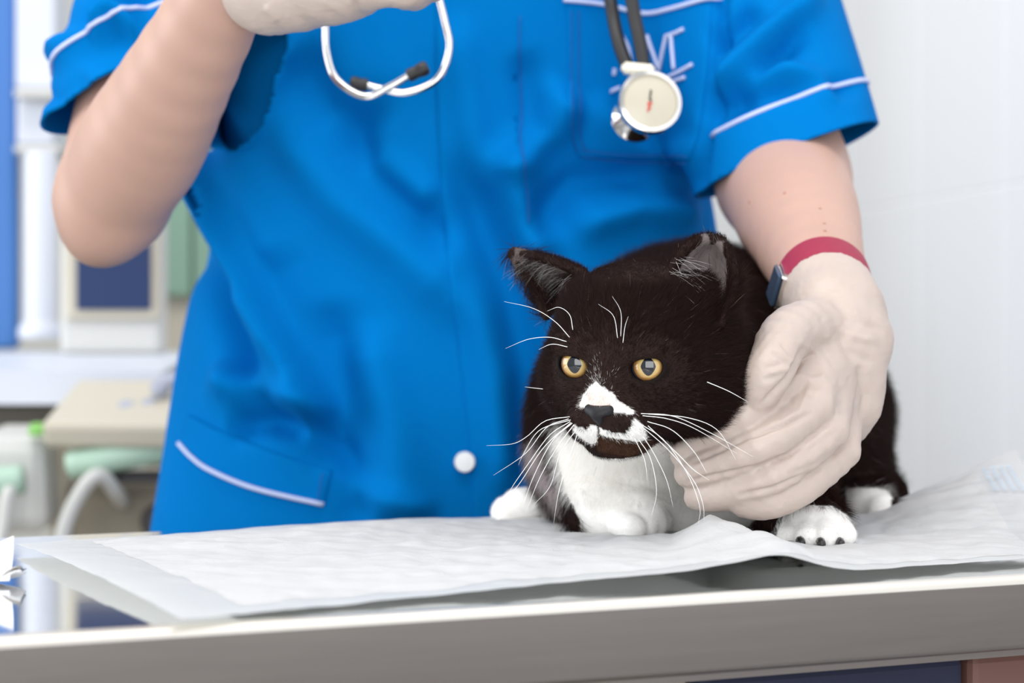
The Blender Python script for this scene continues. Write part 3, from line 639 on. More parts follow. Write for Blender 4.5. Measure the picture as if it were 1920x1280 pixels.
# blue tunic: outer surface, cut at hems, then folds
S = Vol((-0.37, 1.60, 0.70), (0.29, 2.06, 1.40), 0.0032)
torso(S, 0.0, .01)
hemL = at(1484, 286, 1.722); uL = EL-SL; uL /= np.linalg.norm(uL); uR = ER-SR; uR /= np.linalg.norm(uR)
eL = hemL+uL*.05; sLa = SL+[-.012, -.01, -.01]; S.cap(sLa, eL, .071, .0575, k=.035)
eR = SR+(ER-SR)*.95
sRa = SR+[.012, 0, -.01]; eR = eR+[.004, .006, 0]; S.cap(sRa, eR, .072, .057, k=.035)
q = S.mesh(); del S
S = Vol((-0.37, 1.60, 0.70), (0.29, 2.06, 1.40), 0.0045); torso(S, -.004, .01); q2 = S.mesh(); del S      # lining behind the armholes
sV = np.vstack([q[0], q2[0]]); sQ = np.vstack([q[1], q2[1]+len(q[0])])
def crease(px, py, seg, wdt):                        # signed distance to a polyline in the front view of the tunic
    best = np.full(px.shape, 1e9); sg = np.zeros(px.shape)
    for (x1, y1), (x2, y2) in zip(seg[:-1], seg[1:]):
        dx, dy = x2-x1, y2-y1; L2 = dx*dx+dy*dy; t = np.clip(((px-x1)*dx+(py-y1)*dy)/L2, 0, 1)
        d = np.hypot(px-x1-t*dx, py-y1-t*dy); cr = (dx*(py-y1)-dy*(px-x1)); m = d < best
        best[m] = d[m]; sg[m] = np.sign(cr[m])
    return best*sg
FOLDS = [  # polyline, amplitude mm, width px left, width px right (sign: + right/below side)
    ([(398, 300), (440, 430), (500, 570), (560, 690), (606, 770)], 7.0, 60, 20), ([(402, 330), (440, 440), (498, 575), (556, 695), (600, 765)], 2.0, 22, 9), ([(366, 420), (420, 560), (470, 690), (520, 780)], -7, 40, 40),
    ([(415, 700), (500, 730), (600, 765)], 7.0, 50, 34), ([(440, 800), (500, 790), (560, 800)], -5, 30, 34), ([(470, 560), (500, 640), (500, 720)], 3, 40, 40),
    ([(540, 250), (640, 380), (760, 470), (850, 560)], 4.5, 60, 60), ([(640, 250), (740, 360), (830, 450)], -5, 50, 45), ([(700, 300), (800, 380)], 4, 40, 40),
    ([(620, 600), (640, 750), (650, 900)], -4, 60, 60), ([(690, 640), (740, 800), (760, 950)], 4, 60, 60), ([(560, 780), (640, 850), (680, 960)], -4, 40, 40), ([(620, 880), (720, 940), (800, 955)], 4, 40, 30),
    ([(870, 330), (900, 420), (960, 560), (990, 700), (1000, 900)], -6, 50, 60), ([(940, 300), (980, 400), (1010, 480)], 6, 45, 45), ([(890, 560), (930, 700), (950, 900)], 4, 40, 40),
    ([(960, 320), (1030, 250), (1060, 180)], 6, 45, 45), ([(1000, 420), (1080, 340), (1200, 330)], -5, 45, 45), ([(1090, 420), (1190, 390), (1290, 400)], 5, 40, 40), ([(980, 120), (1000, 220), (1040, 300)], -3, 40, 40),
    ([(560, 120), (600, 210), (700, 240)], -5, 60, 60), ([(430, 300), (520, 480)], 3, 60, 50), ([(860, 60), (880, 200), (900, 330)], 3, 40, 40), ([(1120, 200), (1180, 280), (1290, 290)], 3, 40, 30),
    ([(1356, -20), (1340, 110), (1320, 250), (1308, 340)], -3.0, 11, 14), ([(1338, 215), (1400, 150), (1500, 60)], -5, 28, 28), ([(1350, 160), (1430, 80), (1520, 0)], 5, 30, 30), ([(1390, 150), (1460, 130), (1560, 170)], 4, 26, 26), ([(1380, 190), (1480, 165), (1600, 160)], -3, 22, 22), ([(1340, 80), (1420, 20)], -4, 25, 25),
    ([(110, 110), (200, 50), (260, 30)], 5, 26, 26), ([(150, 60), (230, 0), (320, -40)], -5, 26, 26), ([(190, 75), (220, 50), (260, 70)], 5, 16, 16), ([(90, 190), (160, 150)], -2, 20, 20)]
sme = from_arrays('scrub_top', sV, sQ, M['blue'], person)
nrm = np.empty(len(sV)*3, np.float32); sme.data.vertex_normals.foreach_get('vector', nrm); sN = nrm.reshape(-1, 3)
px, py = proj(sV); disp = vnoise(sV, 22, 21)*0.0022+vnoise(sV, 48, 22)*0.0010
fm = np.clip((-sN[:, 1]+0.25)/0.4, 0, 1)
fd = np.zeros(len(sV))
for seg, amp, wl, wr_ in FOLDS:
    ex = [(2*seg[0][0]-seg[1][0], 2*seg[0][1]-seg[1][1])] if False else []
    d = crease(px, py, seg, wl); (xa, ya), (xb, yb) = seg[0], seg[-1]; Lt = math.hypot(xb-xa, yb-ya)
    t = ((px-xa)*(xb-xa)+(py-ya)*(yb-ya))/Lt**2; fade = np.clip(np.minimum(t+0.15, 1.15-t)*4, 0, 1)
    fd += 2.8*amp*0.001*np.exp(-np.where(d > 0, (d/wl)**2, (d/wr_)**2)*1.5)*fade
sV2 = sV+sN*((disp+fd*fm)[:, None])
sme.data.vertices.foreach_set('co', sV2.astype(np.float32).ravel()); sme.data.update()
bm = bmesh.new(); bm.from_mesh(sme.data)
def cut(co, no):
    r = bmesh.ops.bisect_plane(bm, geom=bm.verts[:]+bm.edges[:]+bm.faces[:], plane_co=co, plane_no=no, clear_outer=False)
def cutregion(co, no, test):
    cut(co, no); kill = []
    no = Vector(no).normalized()
    for f in bm.faces:
        c = f.calc_center_median()
        if (c-Vector(co)).dot(no) > 0 and test(c): kill.append(f)
    bmesh.ops.delete(bm, geom=kill, context='FACES')
nl = Vector((0.395, -0.1, -1.0)).normalized()
hl = at(1488, 296, 1.722); cutregion(tuple(hl), tuple(nl), lambda c: c.x > 0.05 and c.z > 0.90 and torso_rr(c) > 1.03 and capd(c, sLa, eL, .071, .0575) < (torso_rr(c)-1)*.114+.001)
hr = at(180, 168, 1.688); nr = Vector((0.50, -0.16, -1.0)).normalized(); cutregion(tuple(hr), tuple(nr), lambda c: c.x < -0.13 and c.z > 0.90 and torso_rr(c) > 1.05 and (c.x < -0.203 or c.y < 1.785) and capd(c, sRa, eR, .072, .057) < (torso_rr(c)-1)*.114+.001)
cutregion((0, 0, 1.345), (0, 0, 1), lambda c: True); cutregion((0, 0, 0.735), (0, 0, -1), lambda c: True)
bmesh.ops.delete(bm, geom=[v for v in bm.verts if not v.link_faces], context='VERTS')
bm.to_mesh(sme.data); bvh = BVHTree.FromBMesh(bm); bm.free()
sme.data.polygons.foreach_set('use_smooth', [True]*len(sme.data.polygons))
md = sme.modifiers.new('s', 'SOLIDIFY'); md.thickness = 0.0022; md.offset = -1
O = Vector((0, 0, CAMZ))
def hit(px, py, off=0.0):
    d = (Vector(at(px, py, 1.0))-O).normalized(); r = bvh.ray_cast(O, d)
    if r[0] is None: return None
    return np.array(r[0]+r[1]*off), np.array(r[1])
def hits(poly, n, off):
    S = spline([(x, y, 0) for x, y in poly], n); out = []
    for p in S:
        h = hit(p[0], p[1], off)
        if h is not None and (not out or np.linalg.norm(h[0]-out[-1]) < 0.06): out.append(h[0])
    return np.array(out)
def piping(name, poly, r, m, n=40, off=0.0006, parent=None):
    P = hits(poly, n, off)
    if len(P) > 2: return tube(name, P, r, m, parent or sme, n=n, sides=8)
def patch(name, A, Bp, na, nb, m, off, off2=None):
    S1, S2 = spline([(x, y, 0) for x, y in A], na), spline([(x, y, 0) for x, y in Bp], na); G = np.zeros((na, nb, 3)); last = None
    for i in range(na):
        for j in range(nb):
            p = S1[i]*(1-j/(nb-1))+S2[i]*j/(nb-1); h = hit(p[0], p[1], off if off2 is None else off+(off2-off)*j/(nb-1))
            if h is not None and (last is None or np.linalg.norm(h[0]-last) < 0.15): last = h[0]
            G[i, j] = last
    o = grid_obj(name, G, m, sme); md = o.modifiers.new('s', 'SOLIDIFY'); md.thickness = 0.0018; md.offset = 0; return o
patch('placket', [(818, -60), (818, 190), (836, 460), (860, 660), (882, 860), (890, 985)], [(968, -60), (970, 190), (984, 460), (1000, 660), (1010, 860), (1010, 985)], 70, 14, M['blue'], .0003, -.0011)
patch('chest_pocket', [(1062, 6), (1066, 120), (1066, 240), (1086, 294)], [(1335, 6), (1328, 120), (1312, 240), (1294, 300)], 40, 36, M['blue'], .0002)
patch('hip_pocket', [(356, 778), (430, 815), (520, 850), (622, 885)], [(342, 832), (396, 880), (480, 915), (608, 946)], 40, 12, M['blue'], .0012)
pp = 0.0014
piping('piping', [(342, 832), (366, 858), (400, 882), (480, 915), (608, 946)], pp, M['piping'], off=.003)
piping('piping', [(1055, 0), (1130, 8), (1210, 25), (1260, 18), (1320, 2), (1350, -1)], pp, M['piping'], off=.0022)
for d in (0, 14): piping('stitching', [(1084-d, 20), (1084-d, 140), (1084-d, 245), (1096-d, 284)], .0004, M['stitch'], off=.002)
for d in (0, 12): piping('stitching', [(1090, 292-d), (1180, 300-d), (1290, 303-d)], .0004, M['stitch'], off=.002)
piping('stitching', [(974, 30), (974, 200), (988, 420)], .0004, M['stitch'], off=.002)
piping('stitching', [(606, 890), (598, 938)], .0004, M['stitch'], off=.003)
EMB = [[(1217, 66), (1228, 96), (1240, 128)], [(1240, 134), (1247, 98), (1254, 66)], [(1262, 64), (1265, 98), (1268, 130)], [(1254, 68), (1270, 63), (1285, 56)], [(1254, 146), (1280, 134), (1302, 122)], [(1264, 154), (1276, 150), (1288, 146)], [(1166, 64), (1180, 88), (1186, 116)], [(1218, 72), (1218, 88), (1217, 100)], [(1152, 128), (1151, 134), (1150, 141)], [(1142, 173), (1152, 168), (1162, 164)]]
for e in EMB: tag(piping('embroidered_stroke', e, .0012, M['piping'], n=10, off=.0020), 'pale embroidered emblem stroke')
# sleeve piping: offset of the hem plane, found on the sleeve surface
def band(co, no, lift_, test):
    b2 = bmesh.new(); b2.from_mesh(sme.data)
    r = bmesh.ops.bisect_plane(b2, geom=b2.verts[:]+b2.edges[:]+b2.faces[:], plane_co=Vector(co)-Vector(no)*lift_, plane_no=no, clear_outer=True, clear_inner=True)
    pts = np.array([v.co[:] for v in b2.verts if test(v.co)]); b2.free()
    return pts
def ring(name, co, no, lift_, test):
    P = band(co, no, lift_, test)
    if len(P) < 8: return
    c = P.mean(0); z = Vector(no); x = Vector((1, 0, 0)); x = (x-z*x.dot(z)).normalized(); y = z.cross(x)
    a = np.arctan2((P-c)@np.array(y), (P-c)@np.array(x)); o = np.argsort(a); P = P[o]; a = a[o]
    g = np.diff(np.append(a, a[0]+2*math.pi)); k = int(np.argmax(g))
    P = np.roll(P, -(k+1), axis=0)
    d = P-c; P = P+d/np.linalg.norm(d, axis=1)[:, None]*.0006
    P = P[::max(1, len(P)//60)]
    tube(name, np.vstack([P]) if g[k] > .3 else np.vstack([P, P[:1]]), pp, M['piping'], sme, n=140, sides=8)
ring('piping', hl, nl, .027, lambda c: c.x > 0.112 and c.z > 0.95)
ring('piping', hr, nr, .030, lambda c: c.x < -0.190 and c.z > 0.97)
h = hit(872, 866, .003); lathe('button', [(0.0004, .0022), (.0028, .0022), (.003, .0018), (.0058, .0018), (.0064, .001), (.0064, -.001)], M['button'], sme, frame(h[0]-np.array([0, .001, 0]), h[1]), 24)

# moles on the forearm
bvhb = None
dg = bpy.context.evaluated_depsgraph_get(); bvhb = BVHTree.FromObject(pb, dg)
for (x, y, r) in ((1405, 379, .0011), (1471, 362, .0011), (1538, 391, .0010), (1546, 419, .0010), (1547, 433, .0012)):
    d = (Vector(at(x, y, 1.0))-O).normalized(); r_ = bvhb.ray_cast(O, d)
    if r_[0]: lathe('mole', [(r*.1, .0003), (r*.7, .00025), (r, -.0002)], M['mole'], person, frame(r_[0], r_[1]), 10)

# trousers and shoes
T = Vol((-0.32, 1.66, 0.0), (0.25, 2.06, 0.84), 0.006)
T.ell((CX, 1.86, 0.76), (.165, .098, .10), None, k=.03)
for s in (-1, 1): T.chain([(CX+s*.08, 1.86, .74), (CX+s*.085, 1.86, .45), (CX+s*.09, 1.875, .07)], [.092, .07, .062], .03, n=7)
q = T.mesh(); from_arrays('trousers', q[0], q[1], M['trouser'], person); del T
for s in (-1, 1):
    T = Vol((CX+s*.09-.08, 1.66, -.01), (CX+s*.09+.08, 1.98, .12), 0.004)
    T.cap((CX+s*.09, 1.89, .04), (CX+s*.095, 1.76, .03), .040, .034, k=.02); T.cap((CX+s*.09, 1.89, .05), (CX+s*.09, 1.885, .09), .042, .045, k=.02)
    q = T.mesh(); v = q[0]; v[:, 2] = np.maximum(v[:, 2], 0.001); from_arrays('shoe', v, q[1], M['shoe'], person)

# gloves
def glove(name, build, lo, hi, h, parent, label, creases=(), cuffs=()):
    G = Vol(lo, hi, h); build(G); v, q = G.mesh(); del G
    o = from_arrays(name, v, q, M['latex'], parent); tag(o, label)
    nn = np.empty(len(v)*3, np.float32); o.data.vertex_normals.foreach_get('vector', nn); nn = nn.reshape(-1, 3)
    px, py = proj(v); d = vnoise(v, 160, 31)*.0004+np.abs(vnoise(v, 300, 32))*.0003+np.abs(vnoise(v*np.array([1, 1, 1.8]), 520, 33))*.0004
    fm = np.clip(-nn[:, 1]+.2, 0, 1)
    for seg, amp, w_ in creases:
        dd = crease(px, py, seg, w_); (xa, ya), (xb, yb) = seg[0], seg[-1]; L2 = (xb-xa)**2+(yb-ya)**2; t = ((px-xa)*(xb-xa)+(py-ya)*(yb-ya))/L2
        d = d+amp*.001*np.exp(-(dd/w_)**2)*np.clip(np.minimum(t+.1, 1.1-t)*4, 0, 1)*fm
    for (c, axis, r0, amp) in cuffs:
        rel = v-np.array(c); ax = np.array(axis)/np.linalg.norm(axis); hgt = rel@ax; ang = np.arctan2(rel[:, 0], rel[:, 1]); d = d+amp*np.clip(hgt/r0, 0, 1)*np.sin(ang*7)
    o.data.vertices.foreach_set('co', (v+nn*d[:, None]).astype(np.float32).ravel()); o.data.update(); return o
def handL(G):
    wr_ = at(1560, 585, 1.50); mc = [at(1486, 716, 1.428), at(1524, 762, 1.418), at(1556, 806, 1.425), at(1580, 846, 1.442)]
    for m_, r in zip(mc, (.0092, .0100, .0095, .0088)): G.cap(wr_*.7+m_*.3, m_, .0165, r, k=.006)
    G.ell(at(1592, 705, 1.472), (.017, .016, .036), None, k=.010)
    fg = [([mc[0], at(1402, 775, 1.402), at(1325, 828, 1.42), at(1283, 852, 1.435)], [.0098, .0088, .0082, .0070]),
          ([mc[1], at(1432, 832, 1.396), at(1335, 874, 1.412), at(1290, 888, 1.43)], [.0100, .0090, .0082, .0070]),
          ([mc[2], at(1458, 886, 1.402), at(1362, 924, 1.414), at(1308, 930, 1.43)], [.0096, .0086, .0080, .0068]),
          ([mc[3], at(1510, 908, 1.418), at(1448, 940, 1.408), at(1395, 944, 1.412)], [.0088, .0080, .0076, .0066])]
    for P, r in fg: G.chain(P, r, .0012, n=12)
    G.chain([at(1540, 618, 1.475), at(1478, 628, 1.430), at(1446, 690, 1.400), at(1424, 737, 1.398)], [.0165, .0128, .0112, .0088], .003, n=12)
    # loose cuff over the wrist
    G.chain([WL-(WL-EL)/np.linalg.norm(WL-EL)*.014, at(1566, 590, 1.500), at(1582, 640, 1.487)], [.0252, .0262, .0245], .008)
    G.cap(at(1618, 640, 1.485), at(1628, 765, 1.468), .0125, .0040, k=.010)
    c0 = WL-(WL-EL)/np.linalg.norm(WL-EL)*.003; ax = (WL-EL)/np.linalg.norm(WL-EL); G.ell(c0-ax*.060, .060, None, k=.001, op='sub')
gl = glove('glove', handL, (0.075, 1.36, 0.855), (0.225, 1.56, 1.015), 0.0011, person, 'cream latex glove around the cat\'s neck',
      creases=[([(1512, 640), (1494, 684), (1476, 712), (1428, 758)], -2.6, 6), ([(1505, 655), (1492, 680), (1484, 694)], -2.0, 6), ([(1500, 640), (1530, 662), (1560, 700)], 1.2, 7), ([(1462, 640), (1490, 672)], -1.2, 4), ([(1448, 660), (1482, 684)], -1.0, 4), ([(1495, 700), (1520, 712), (1550, 706)], .9, 5), ([(1520, 720), (1500, 770), (1470, 790)], .8, 5), ([(1518, 776), (1460, 800), (1400, 820), (1300, 866)], -2.2, 4.5), ([(1505, 840), (1420, 876), (1290, 902)], -2.2, 4.5), ([(1535, 880), (1450, 915), (1385, 928)], -2.0, 4.5), ([(1445, 700), (1480, 690), (1500, 660)], 1.0, 6),
               ([(1430, 690), (1470, 680)], -1.0, 5), ([(1432, 712), (1468, 700)], -.9, 4), ([(1545, 600), (1580, 625), (1640, 640)], 1.4, 8), ([(1530, 590), (1570, 620), (1600, 680)], -1.2, 8), ([(1520, 640), (1570, 650), (1640, 680)], -1.0, 8), ([(1560, 560), (1600, 600), (1655, 620)], -1.3, 8), ([(1610, 690), (1622, 740), (1615, 790)], -2.0, 7),
               ([(1560, 800), (1520, 830), (1490, 850)], 1.2, 6), ([(1590, 830), (1530, 870), (1480, 890)], -1.0, 6), ([(1540, 700), (1560, 740), (1570, 800)], .8, 8)])
def handR(G):
    cu = at(470, -34, 1.515)
    G.chain([at(500, -22, 1.515), at(560, -26, 1.505), at(610, -30, 1.495)], [.0245, .0235, .021], .01)
    G.ell(at(655, -54, 1.49), (.026, .018, .024), None, k=.012)
    mc = [at(700, -119, 1.478), at(706, -86, 1.468), at(704, -52, 1.466), at(694, -26, 1.475)]
    for m_ in mc: G.cap(at(600, -44, 1.495), m_, .016, .0112, k=.010)
    fg = [([mc[0], at(790, -136, 1.47), at(822, -94, 1.50), at(800, -79, 1.52)], [.0108, .0098, .0088, .0078]), ([mc[1], at(800, -96, 1.46), at(830, -64, 1.495), at(800, -54, 1.52)], [.0112, .0100, .009, .008]),
          ([mc[2], at(785, -56, 1.458), at(812, -32, 1.49), at(780, -26, 1.515)], [.0108, .0098, .009, .0078]), ([mc[3], at(760, -20, 1.465), at(778, -12, 1.492), at(750, -10, 1.512)], [.0100, .0088, .008, .0072])]
    for P, r in fg: G.chain(P, r, .004, n=10)
    G.chain([at(610, -84, 1.49), at(690, -144, 1.51), at(770, -149, 1.525), at(820, -134, 1.53)], [.017, .0135, .0115, .009], .008, n=10)
    G.cap(at(498, -64, 1.515), at(515, 18, 1.512), .012, .006, k=.012)
glove('glove', handR, (-0.16, 1.40, 1.08), (-0.02, 1.58, 1.215), 0.0012, person, 'cream latex glove gripping the stethoscope',
      creases=[([(664, 0), (680, 28), (700, 34)], -2.0, 8), ([(540, -10), (560, 30), (600, 60)], -1.2, 10), ([(500, 10), (520, 40)], 1.5, 8), ([(600, 0), (640, 20), (660, 40)], 1.0, 8), ([(730, 10), (745, 30)], -1.5, 7)])

# ------------------------------------------------------------------ wristwatch
watch = empty('wristwatch', tuple(at(1556, 548, 1.52))); tag(watch, 'watch with raspberry red strap on the wrist above the glove', 'watch')
wc = WL-(WL-EL)/np.linalg.norm(WL-EL)*.018; axw = (WL-EL)/np.linalg.norm(WL-EL); Mw = frame(wc, axw, (1, 0, 0))
Rw = .0250
st = lathe('strap', [(Rw-.001, -.0115), (Rw+.0008, -.011), (Rw+.0006, 0), (Rw-.0006, .011), (Rw-.0026, .0115)], M['strap'], watch, Mw, 48)
ca = wc+np.array([-.0245, -.004, .001]); nd = np.array([-0.97, -0.10, 0.22]); nd /= np.linalg.norm(nd)
Mc = frame(ca, nd, axw)
def rbox(name, Mx, s, bev, mt, parent):
    bm = bmesh.new(); bmesh.ops.create_cube(bm, size=1); bmesh.ops.scale(bm, vec=s, verts=bm.verts); bmesh.ops.bevel(bm, geom=bm.edges[:], offset=bev, segments=3, affect='EDGES')
    bmesh.ops.transform(bm, matrix=Mx, verts=bm.verts); me = bpy.data.meshes.new(name); bm.to_mesh(me); bm.free(); return mesh_obj(name, me, mt, parent, smooth=False)
rbox('case', Mc, (.022, .020, .0085), .0024, M['chrome'], watch)
rbox('screen', Mc @ Matrix.Translation((0, 0, .0036)), (.020, .018, .0022), .0008, M['glass'], watch)
for k in range(3):
    a = math.radians(-118+16*k); p = Mw @ Vector((math.cos(a)*(Rw+.0004), math.sin(a)*(Rw+.0004), 0)); nn = (Mw.to_3x3() @ Vector((math.cos(a), math.sin(a), 0)))
    lathe('strap_hole', [(.0002, .0004), (.0009, .0004), (.0011, -.0004)], M['dark'], st, frame(p, nn), 10)

# ------------------------------------------------------------------ stethoscope
steth = empty('stethoscope', tuple(at(960, 100, 1.70))); tag(steth, 'stethoscope with chrome ear tubes and black tubing hanging on the blue tunic', 'stethoscope')
d1 = 1.672
tube('ear_tube', [at(640, -170, d1), at(606, -80, d1), at(610, 40, d1), at(613, 100, d1-.002), at(632, 150, d1-.006), at(684, 181, d1-.010), at(730, 163, d1-.013), at(768, 141, d1-.015)], .00235, M['chrome'], steth, n=70, sides=12)
tube('ear_tube', [at(770, -170, d1), at(812, -40, d1), at(834, 40, d1), at(842, 95, d1), at(818, 150, d1), at(762, 174, d1), at(712, 166, d1+.001), at(688, 160, d1+.002)], .00235, M['chrome'], steth, n=70, sides=12)
def eartip(p, q):
    p, q = np.array(p), np.array(q); L = np.linalg.norm(q-p)
    lathe('ear_tip', [(.0022, 0), (.0038, .0004), (.0040, L*.3), (.0036, L*.42), (.0043, L*.6), (.0044, L*.85), (.0034, L*.98), (.0015, L)], M['rubber'], steth, frame(p, q-p), 20)
eartip(at(764, 143, d1-.015), at(803, 125, d1-.016)); eartip(at(690, 160, d1+.002), at(656, 156, d1+.002))
tube('yoke', [at(640, -165, d1), at(660, -235, d1+.005), at(705, -265, d1+.008), at(750, -235, d1+.005), at(770, -165, d1)], .003, M['chrome'], steth, n=24)
hc = hit(1150, 20); 
ty = 1.715
tube('tubing', [at(704, -265, d1+.008), at(690, -420, 1.74), np.array([-.10, 1.80, 1.37]), np.array([CX-.06, 1.93, 1.40]), np.array([CX, 1.955, 1.405]), np.array([CX+.06, 1.93, 1.40]), np.array([.07, 1.80, 1.36]), at(1165, -200, 1.72), at(1140, -60, 1.71), at(1148, 20, 1.708), at(1160, 80, 1.70), at(1178, 130, 1.694)], .0041, M['rubber'], steth, n=110, sides=12)
tube('tubing', [np.array([.075, 1.80, 1.36]), at(1190, -200, 1.715), at(1180, -60, 1.706), at(1188, 20, 1.70), at(1198, 70, 1.695), at(1208, 126, 1.69)], .0041, M['rubber'], steth, n=50, sides=12)
cc = at(1218, 192, 1.672); cn = np.array([0.16, -0.95, 0.22]); Mch = frame(cc, cn, (1, 0, 0)); 
rbox('connector', frame(at(1196, 130, 1.688), (0.05, -1, .1), (1, 0, -.09)), (.0195, .0066, .008), .0016, M['cream'], steth)
lathe('stem', [(.003, 0), (.003, .022)], M['chrome'], steth, frame(at(1212, 185, 1.682), at(1198, 132, 1.688)-at(1212, 185, 1.682)), 16)
ch = lathe('chestpiece', [(.009, -.014), (.0115, -.0135), (.0115, -.0115), (.008, -.010), (.008, -.006), (.0175, -.0045), (.0194, -.002), (.0196, .001), (.0186, .0028), (.0164, .0032), (.0156, .0015)], M['chrome'], steth, Mch, 56)
di = lathe('diaphragm', [(.0160, .0010), (.0157, .0015), (.0150, .0018), (.0004, .0024)][::1], M['diaphragm'], steth, Mch, 48)
lathe('bell', [(.007, -.026), (.0135, -.0255), (.0145, -.024), (.0140, -.0225), (.0085, -.018), (.0085, -.012)], M['chrome'], steth, Mch @ Matrix.Translation((-.004, -.003, 0)), 40)
for k, (pts, mm) in enumerate((([(0, 7), (.6, 5.5), (-.4, 4.5), (.4, 3.4)], 'ink'), ([(.2, 3), (-.8, 1.8), (.6, .8), (-.5, 0)], 'ink'), ([(-.8, -.2), (-1.4, -1.6), (-.2, -1.8)], 'red'), ([(.4, -.6), (.8, -1.8)], 'red'), ([(-1.6, -2.6), (-.2, -2.4), (-1.4, -4.6), (.2, -4.4)], 'red'), ([(-1.5, -5.2), (-1.7, -6.6)], 'red'))):
    tube('printed_mark', [np.array(Mch @ Vector((x*.001, y*.001, .00265))) for x, y in pts], .00045, M[mm], di, n=12, sides=6)

# ------------------------------------------------------------------ paper and foil wrapper at the left of the table
wrap = empty('wrapper', tuple(onz(4, 1085, 0))); tag(wrap, 'torn white paper and foil wrapper at the left end of the table', 'wrapper')
Gp = np.zeros((14, 10, 3))
for i in range(14):
    for j in range(10):
        a, b = i/13, j/9; p = onz(-60+78*a-6*b, 1092-3*a, .002)
        p = p+np.array([0, .012*b, 0]); hgt = .019*b*(0.62+0.38*a)*(1-.25*(1-a)); Gp[i, j] = p+np.array([.005*b*a*a-.004*b, .004*math.sin(b*3), hgt])
grid_obj('paper', Gp, M['paper'], wrap, thick=.0004)
for k, (dy, m_) in enumerate(((0, 'foil'), (7, 'paper'))):
    Gf = np.zeros((10, 4, 3))
    for i in range(10):
        for j in range(4):
            a, b = i/9, j/3; p = at(-70+108*a, 1108-42*a+8*math.sin(a*5)*0.3+dy, 1.255); Gf[i, j] = p+np.array([0, .016*b, -.0015*b+.001*math.sin(a*9+b*3)])
            Gf[i, j, 2] = max(Gf[i, j, 2], TZ+.0008)
    grid_obj('foil', Gf, M[m_], wrap, thick=.0004)

# ------------------------------------------------------------------ background equipment (blurred)
def pbox(name, x0, y0, x1, y1, D, dep, m, parent=None, bev=0.004, rz=0):
    a, b = at(x0, y1, D), at(x1, y0, D); c = (a+b)/2; return box(name, (c[0], D+dep/2, c[2]), (b[0]-a[0], dep, b[2]-a[2]), M[m], parent, rz=rz, bev=bev, seg=3)
bp_ = pbox('cabinet_door', -420, -900, 30, 655, 2.75, .03, 'bluepanel', bev=.006); tag(bp_, 'tall blue cabinet door panel at the left edge', 'cabinet door')
tw = empty('dispenser', tuple(at(75, 630, 2.62))); tag(tw, 'white plastic tube dispenser standing beside the small blue screen', 'dispenser')
cw_ = at(76, 620, 2.62); sc_ = 2.62/F
lathe('base', [(40*sc_, -14*sc_), (42*sc_, -10*sc_), (42*sc_, 4*sc_), (32*sc_, 18*sc_)], M['whiteplastic'], tw, Matrix.Translation(cw_))
lathe('column', [(30*sc_, 0), (30*sc_, 330*sc_), (26*sc_, 336*sc_)], M['whiteplastic'], tw, Matrix.Translation(cw_))
for (x0, y0, x1, y1, lab) in ((28, -120, 104, 166, 'tall white carton above the tube dispenser'), (30, 182, 100, 272, 'short white carton between tall carton and dispenser')):
    b_ = pbox('carton', x0, y0, x1, y1, 2.70, .08, 'whiteplastic'); tag(b_, lab, 'carton', 'white cartons on the cabinet')
sh = pbox('carton_shelf', 26, 166, 112, 182, 2.66, .14, 'offwhite', bev=.002); tag(sh, 'narrow pale shelf under the tall white carton', 'shelf')
sh = pbox('carton_shelf', 26, 272, 112, 286, 2.66, .14, 'offwhite', bev=.002); tag(sh, 'narrow pale shelf above the white tube dispenser', 'shelf')
an = empty('analyser', tuple(at(210, 660, 2.45))); tag(an, 'cream device with a small dark blue screen on the tray', 'device')
pbox('housing', 112, 380, 302, 664, 2.47, .05, 'offwhite', an, bev=.006)
pbox('bezel', 122, 392, 298, 600, 2.463, .012, 'beige', an, bev=.004); pbox('screen', 143, 408, 282, 580, 2.459, .006, 'screen', an, bev=.001)
gp = empty('cupboard', tuple(at(345, 650, 2.95))); tag(gp, 'sage green cupboard with a beige base behind the screen', 'cupboard')
pbox('door', 270, 150, 358, 556, 2.93, .02, 'greenpanel', gp); pbox('door', 362, 150, 470, 556, 2.93, .02, 'greenpanel', gp)
pbox('carcass', 262, 140, 480, 690, 2.95, .25, 'beige', gp, bev=.003); zc = at(0, 690, 2.95)[2]; box('plinth', (at(371, 0, 2.95)[0], 3.08, zc/2), (.115, .24, zc), M['beige'], gp, bev=.003)
tr = empty('instrument_tray', tuple(at(130, 760, 2.35))); tag(tr, 'white tray shelf carrying the small screen device', 'tray')
# tray: slab seen slightly from below/front with a chamfered right end
za, zb = at(0, 758, 2.36)[2], at(0, 664, 2.46)[2]; xl, xr = at(-160, 0, 2.36)[0], at(296, 0, 2.36)[0]
me = bpy.data.meshes.new('slab'); zt = za+(758-696)*2.36/F
vs_ = [(xl, 2.36, za), (xr-.008, 2.36, za), (xr+.004, 2.36, zt), (xl, 2.36, zt), (xl, 2.70, za), (xr+.01, 2.70, za), (xr+.02, 2.70, zb), (xl, 2.70, zb), (xr+.018, 2.45, zb), (xl, 2.45, zb)]
me.from_pydata(vs_, [], [(0, 1, 2, 3), (3, 2, 8, 9), (9, 8, 6, 7), (0, 4, 5, 1), (1, 5, 6, 8, 2), (0, 3, 9, 7, 4), (4, 7, 6, 5)]); me.update(); mesh_obj('slab', me, M['whiteplastic'], tr, smooth=False)
pbox('under_panel', -160, 760, 262, 830, 2.55, .1, 'greybox', tr, bev=.002)
for x in (-140, 225): pbox('bracket', x, 755, x+26, 830, 2.42, .12, 'greybox', tr, bev=.002)
co_ = empty('console', tuple(at(220, 1000, 2.3))); tag(co_, 'beige medical console with sloping key panel and mint green roll', 'console')
pc = at(262, 775, 2.28)
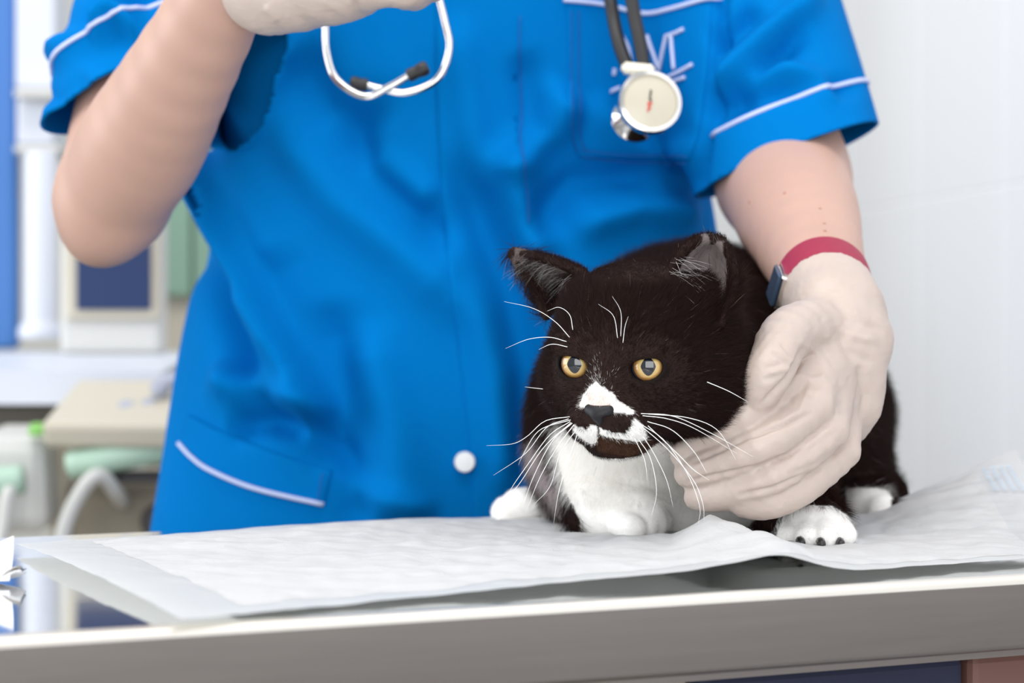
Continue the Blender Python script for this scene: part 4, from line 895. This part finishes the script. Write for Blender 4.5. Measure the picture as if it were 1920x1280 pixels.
box('key_panel', tuple(pc), (.135, .085, .022), M['beige'], co_, rz=math.radians(-14), bev=.005, rx=math.radians(24))
for k in range(9):
    x = 112+k*13; p = at(x, 806-1.9*k, 2.29); box('key', tuple(p), (.0034, .006, .008), M['taupe'], co_, bev=.0008)
for (x, y) in ((222, 788), (254, 790), (282, 768), (238, 772), (300, 735), (318, 720)): p = at(x, y, 2.275); lathe('knob', [(.0075, 0), (.0075, .006), (.0055, .008)], M['key'], co_, frame(p, (0, -.6, .8)), 16)
tube('roll', [at(132, 872, 2.27), at(240, 852, 2.26), at(360, 832, 2.26)], .0115, M['mint'], co_, n=14, sides=20)
box('front_panel', tuple(at(272, 838, 2.31)), (.115, .05, .03), M['beige'], co_, bev=.006)
box('shade_strip', tuple(at(300, 893, 2.30)), (.085, .05, .008), M['dark'], co_, bev=.002)  # solid dark strip standing in for the shade under the roll
pbox('body', 128, 905, 420, 1150, 2.33, .22, 'taupe', co_, bev=.012)
p = at(298, 978, 2.325); lathe('dial', [(.0145, 0), (.0145, .006), (.012, .009)], M['dark'], co_, frame(p, (0, -1, 0)), 28)
tube('cord', [at(100, 1130, 2.25), at(118, 1000, 2.25), at(150, 925, 2.25), at(186, 890, 2.25), at(216, 922, 2.27), at(228, 940, 2.31)], .0062, M['offwhite'], co_, n=30, sides=12)
mo = empty('holder_module', tuple(at(50, 1000, 2.3))); tag(mo, 'cream probe holder module with green knob beside the console', 'holder')
box('case', tuple(at(40, 895, 2.32)), (.058, .09, .078), M['offwhite'], mo, rz=0, bev=.012, rx=math.radians(6))
pbox('side_post', 92, 800, 124, 1120, 2.33, .1, 'beige', mo, bev=.006)
p = at(74, 816, 2.27); lathe('green_knob', [(.0085, 0), (.0095, .004), (.006, .010)], M['greenknob'], mo, Matrix.Translation(p), 20)
tube('mint_roll', [at(-40, 905, 2.25), at(0, 902, 2.25), at(44, 898, 2.25)], .0115, M['mint'], mo, n=10, sides=18)
tube('clip', [at(-30, 1100, 2.24), at(4, 1000, 2.24), at(14, 930, 2.24), at(22, 915, 2.245)], .0055, M['offwhite'], mo, n=16)
ct = empty('equipment_counter', tuple(at(150, 1150, 2.5))); tag(ct, 'taupe counter carrying the medical equipment on the left', 'counter')
box('worktop', (-.62, 2.55, at(0, 1150, 2.33)[2]-.02), (.95, .62, .03), M['taupe'], ct, bev=.004)
box('base', (-.62, 2.60, (at(0, 1150, 2.33)[2]-.035)/2), (.9, .5, at(0, 1150, 2.33)[2]-.035), M['greybox'], ct, bev=.004)
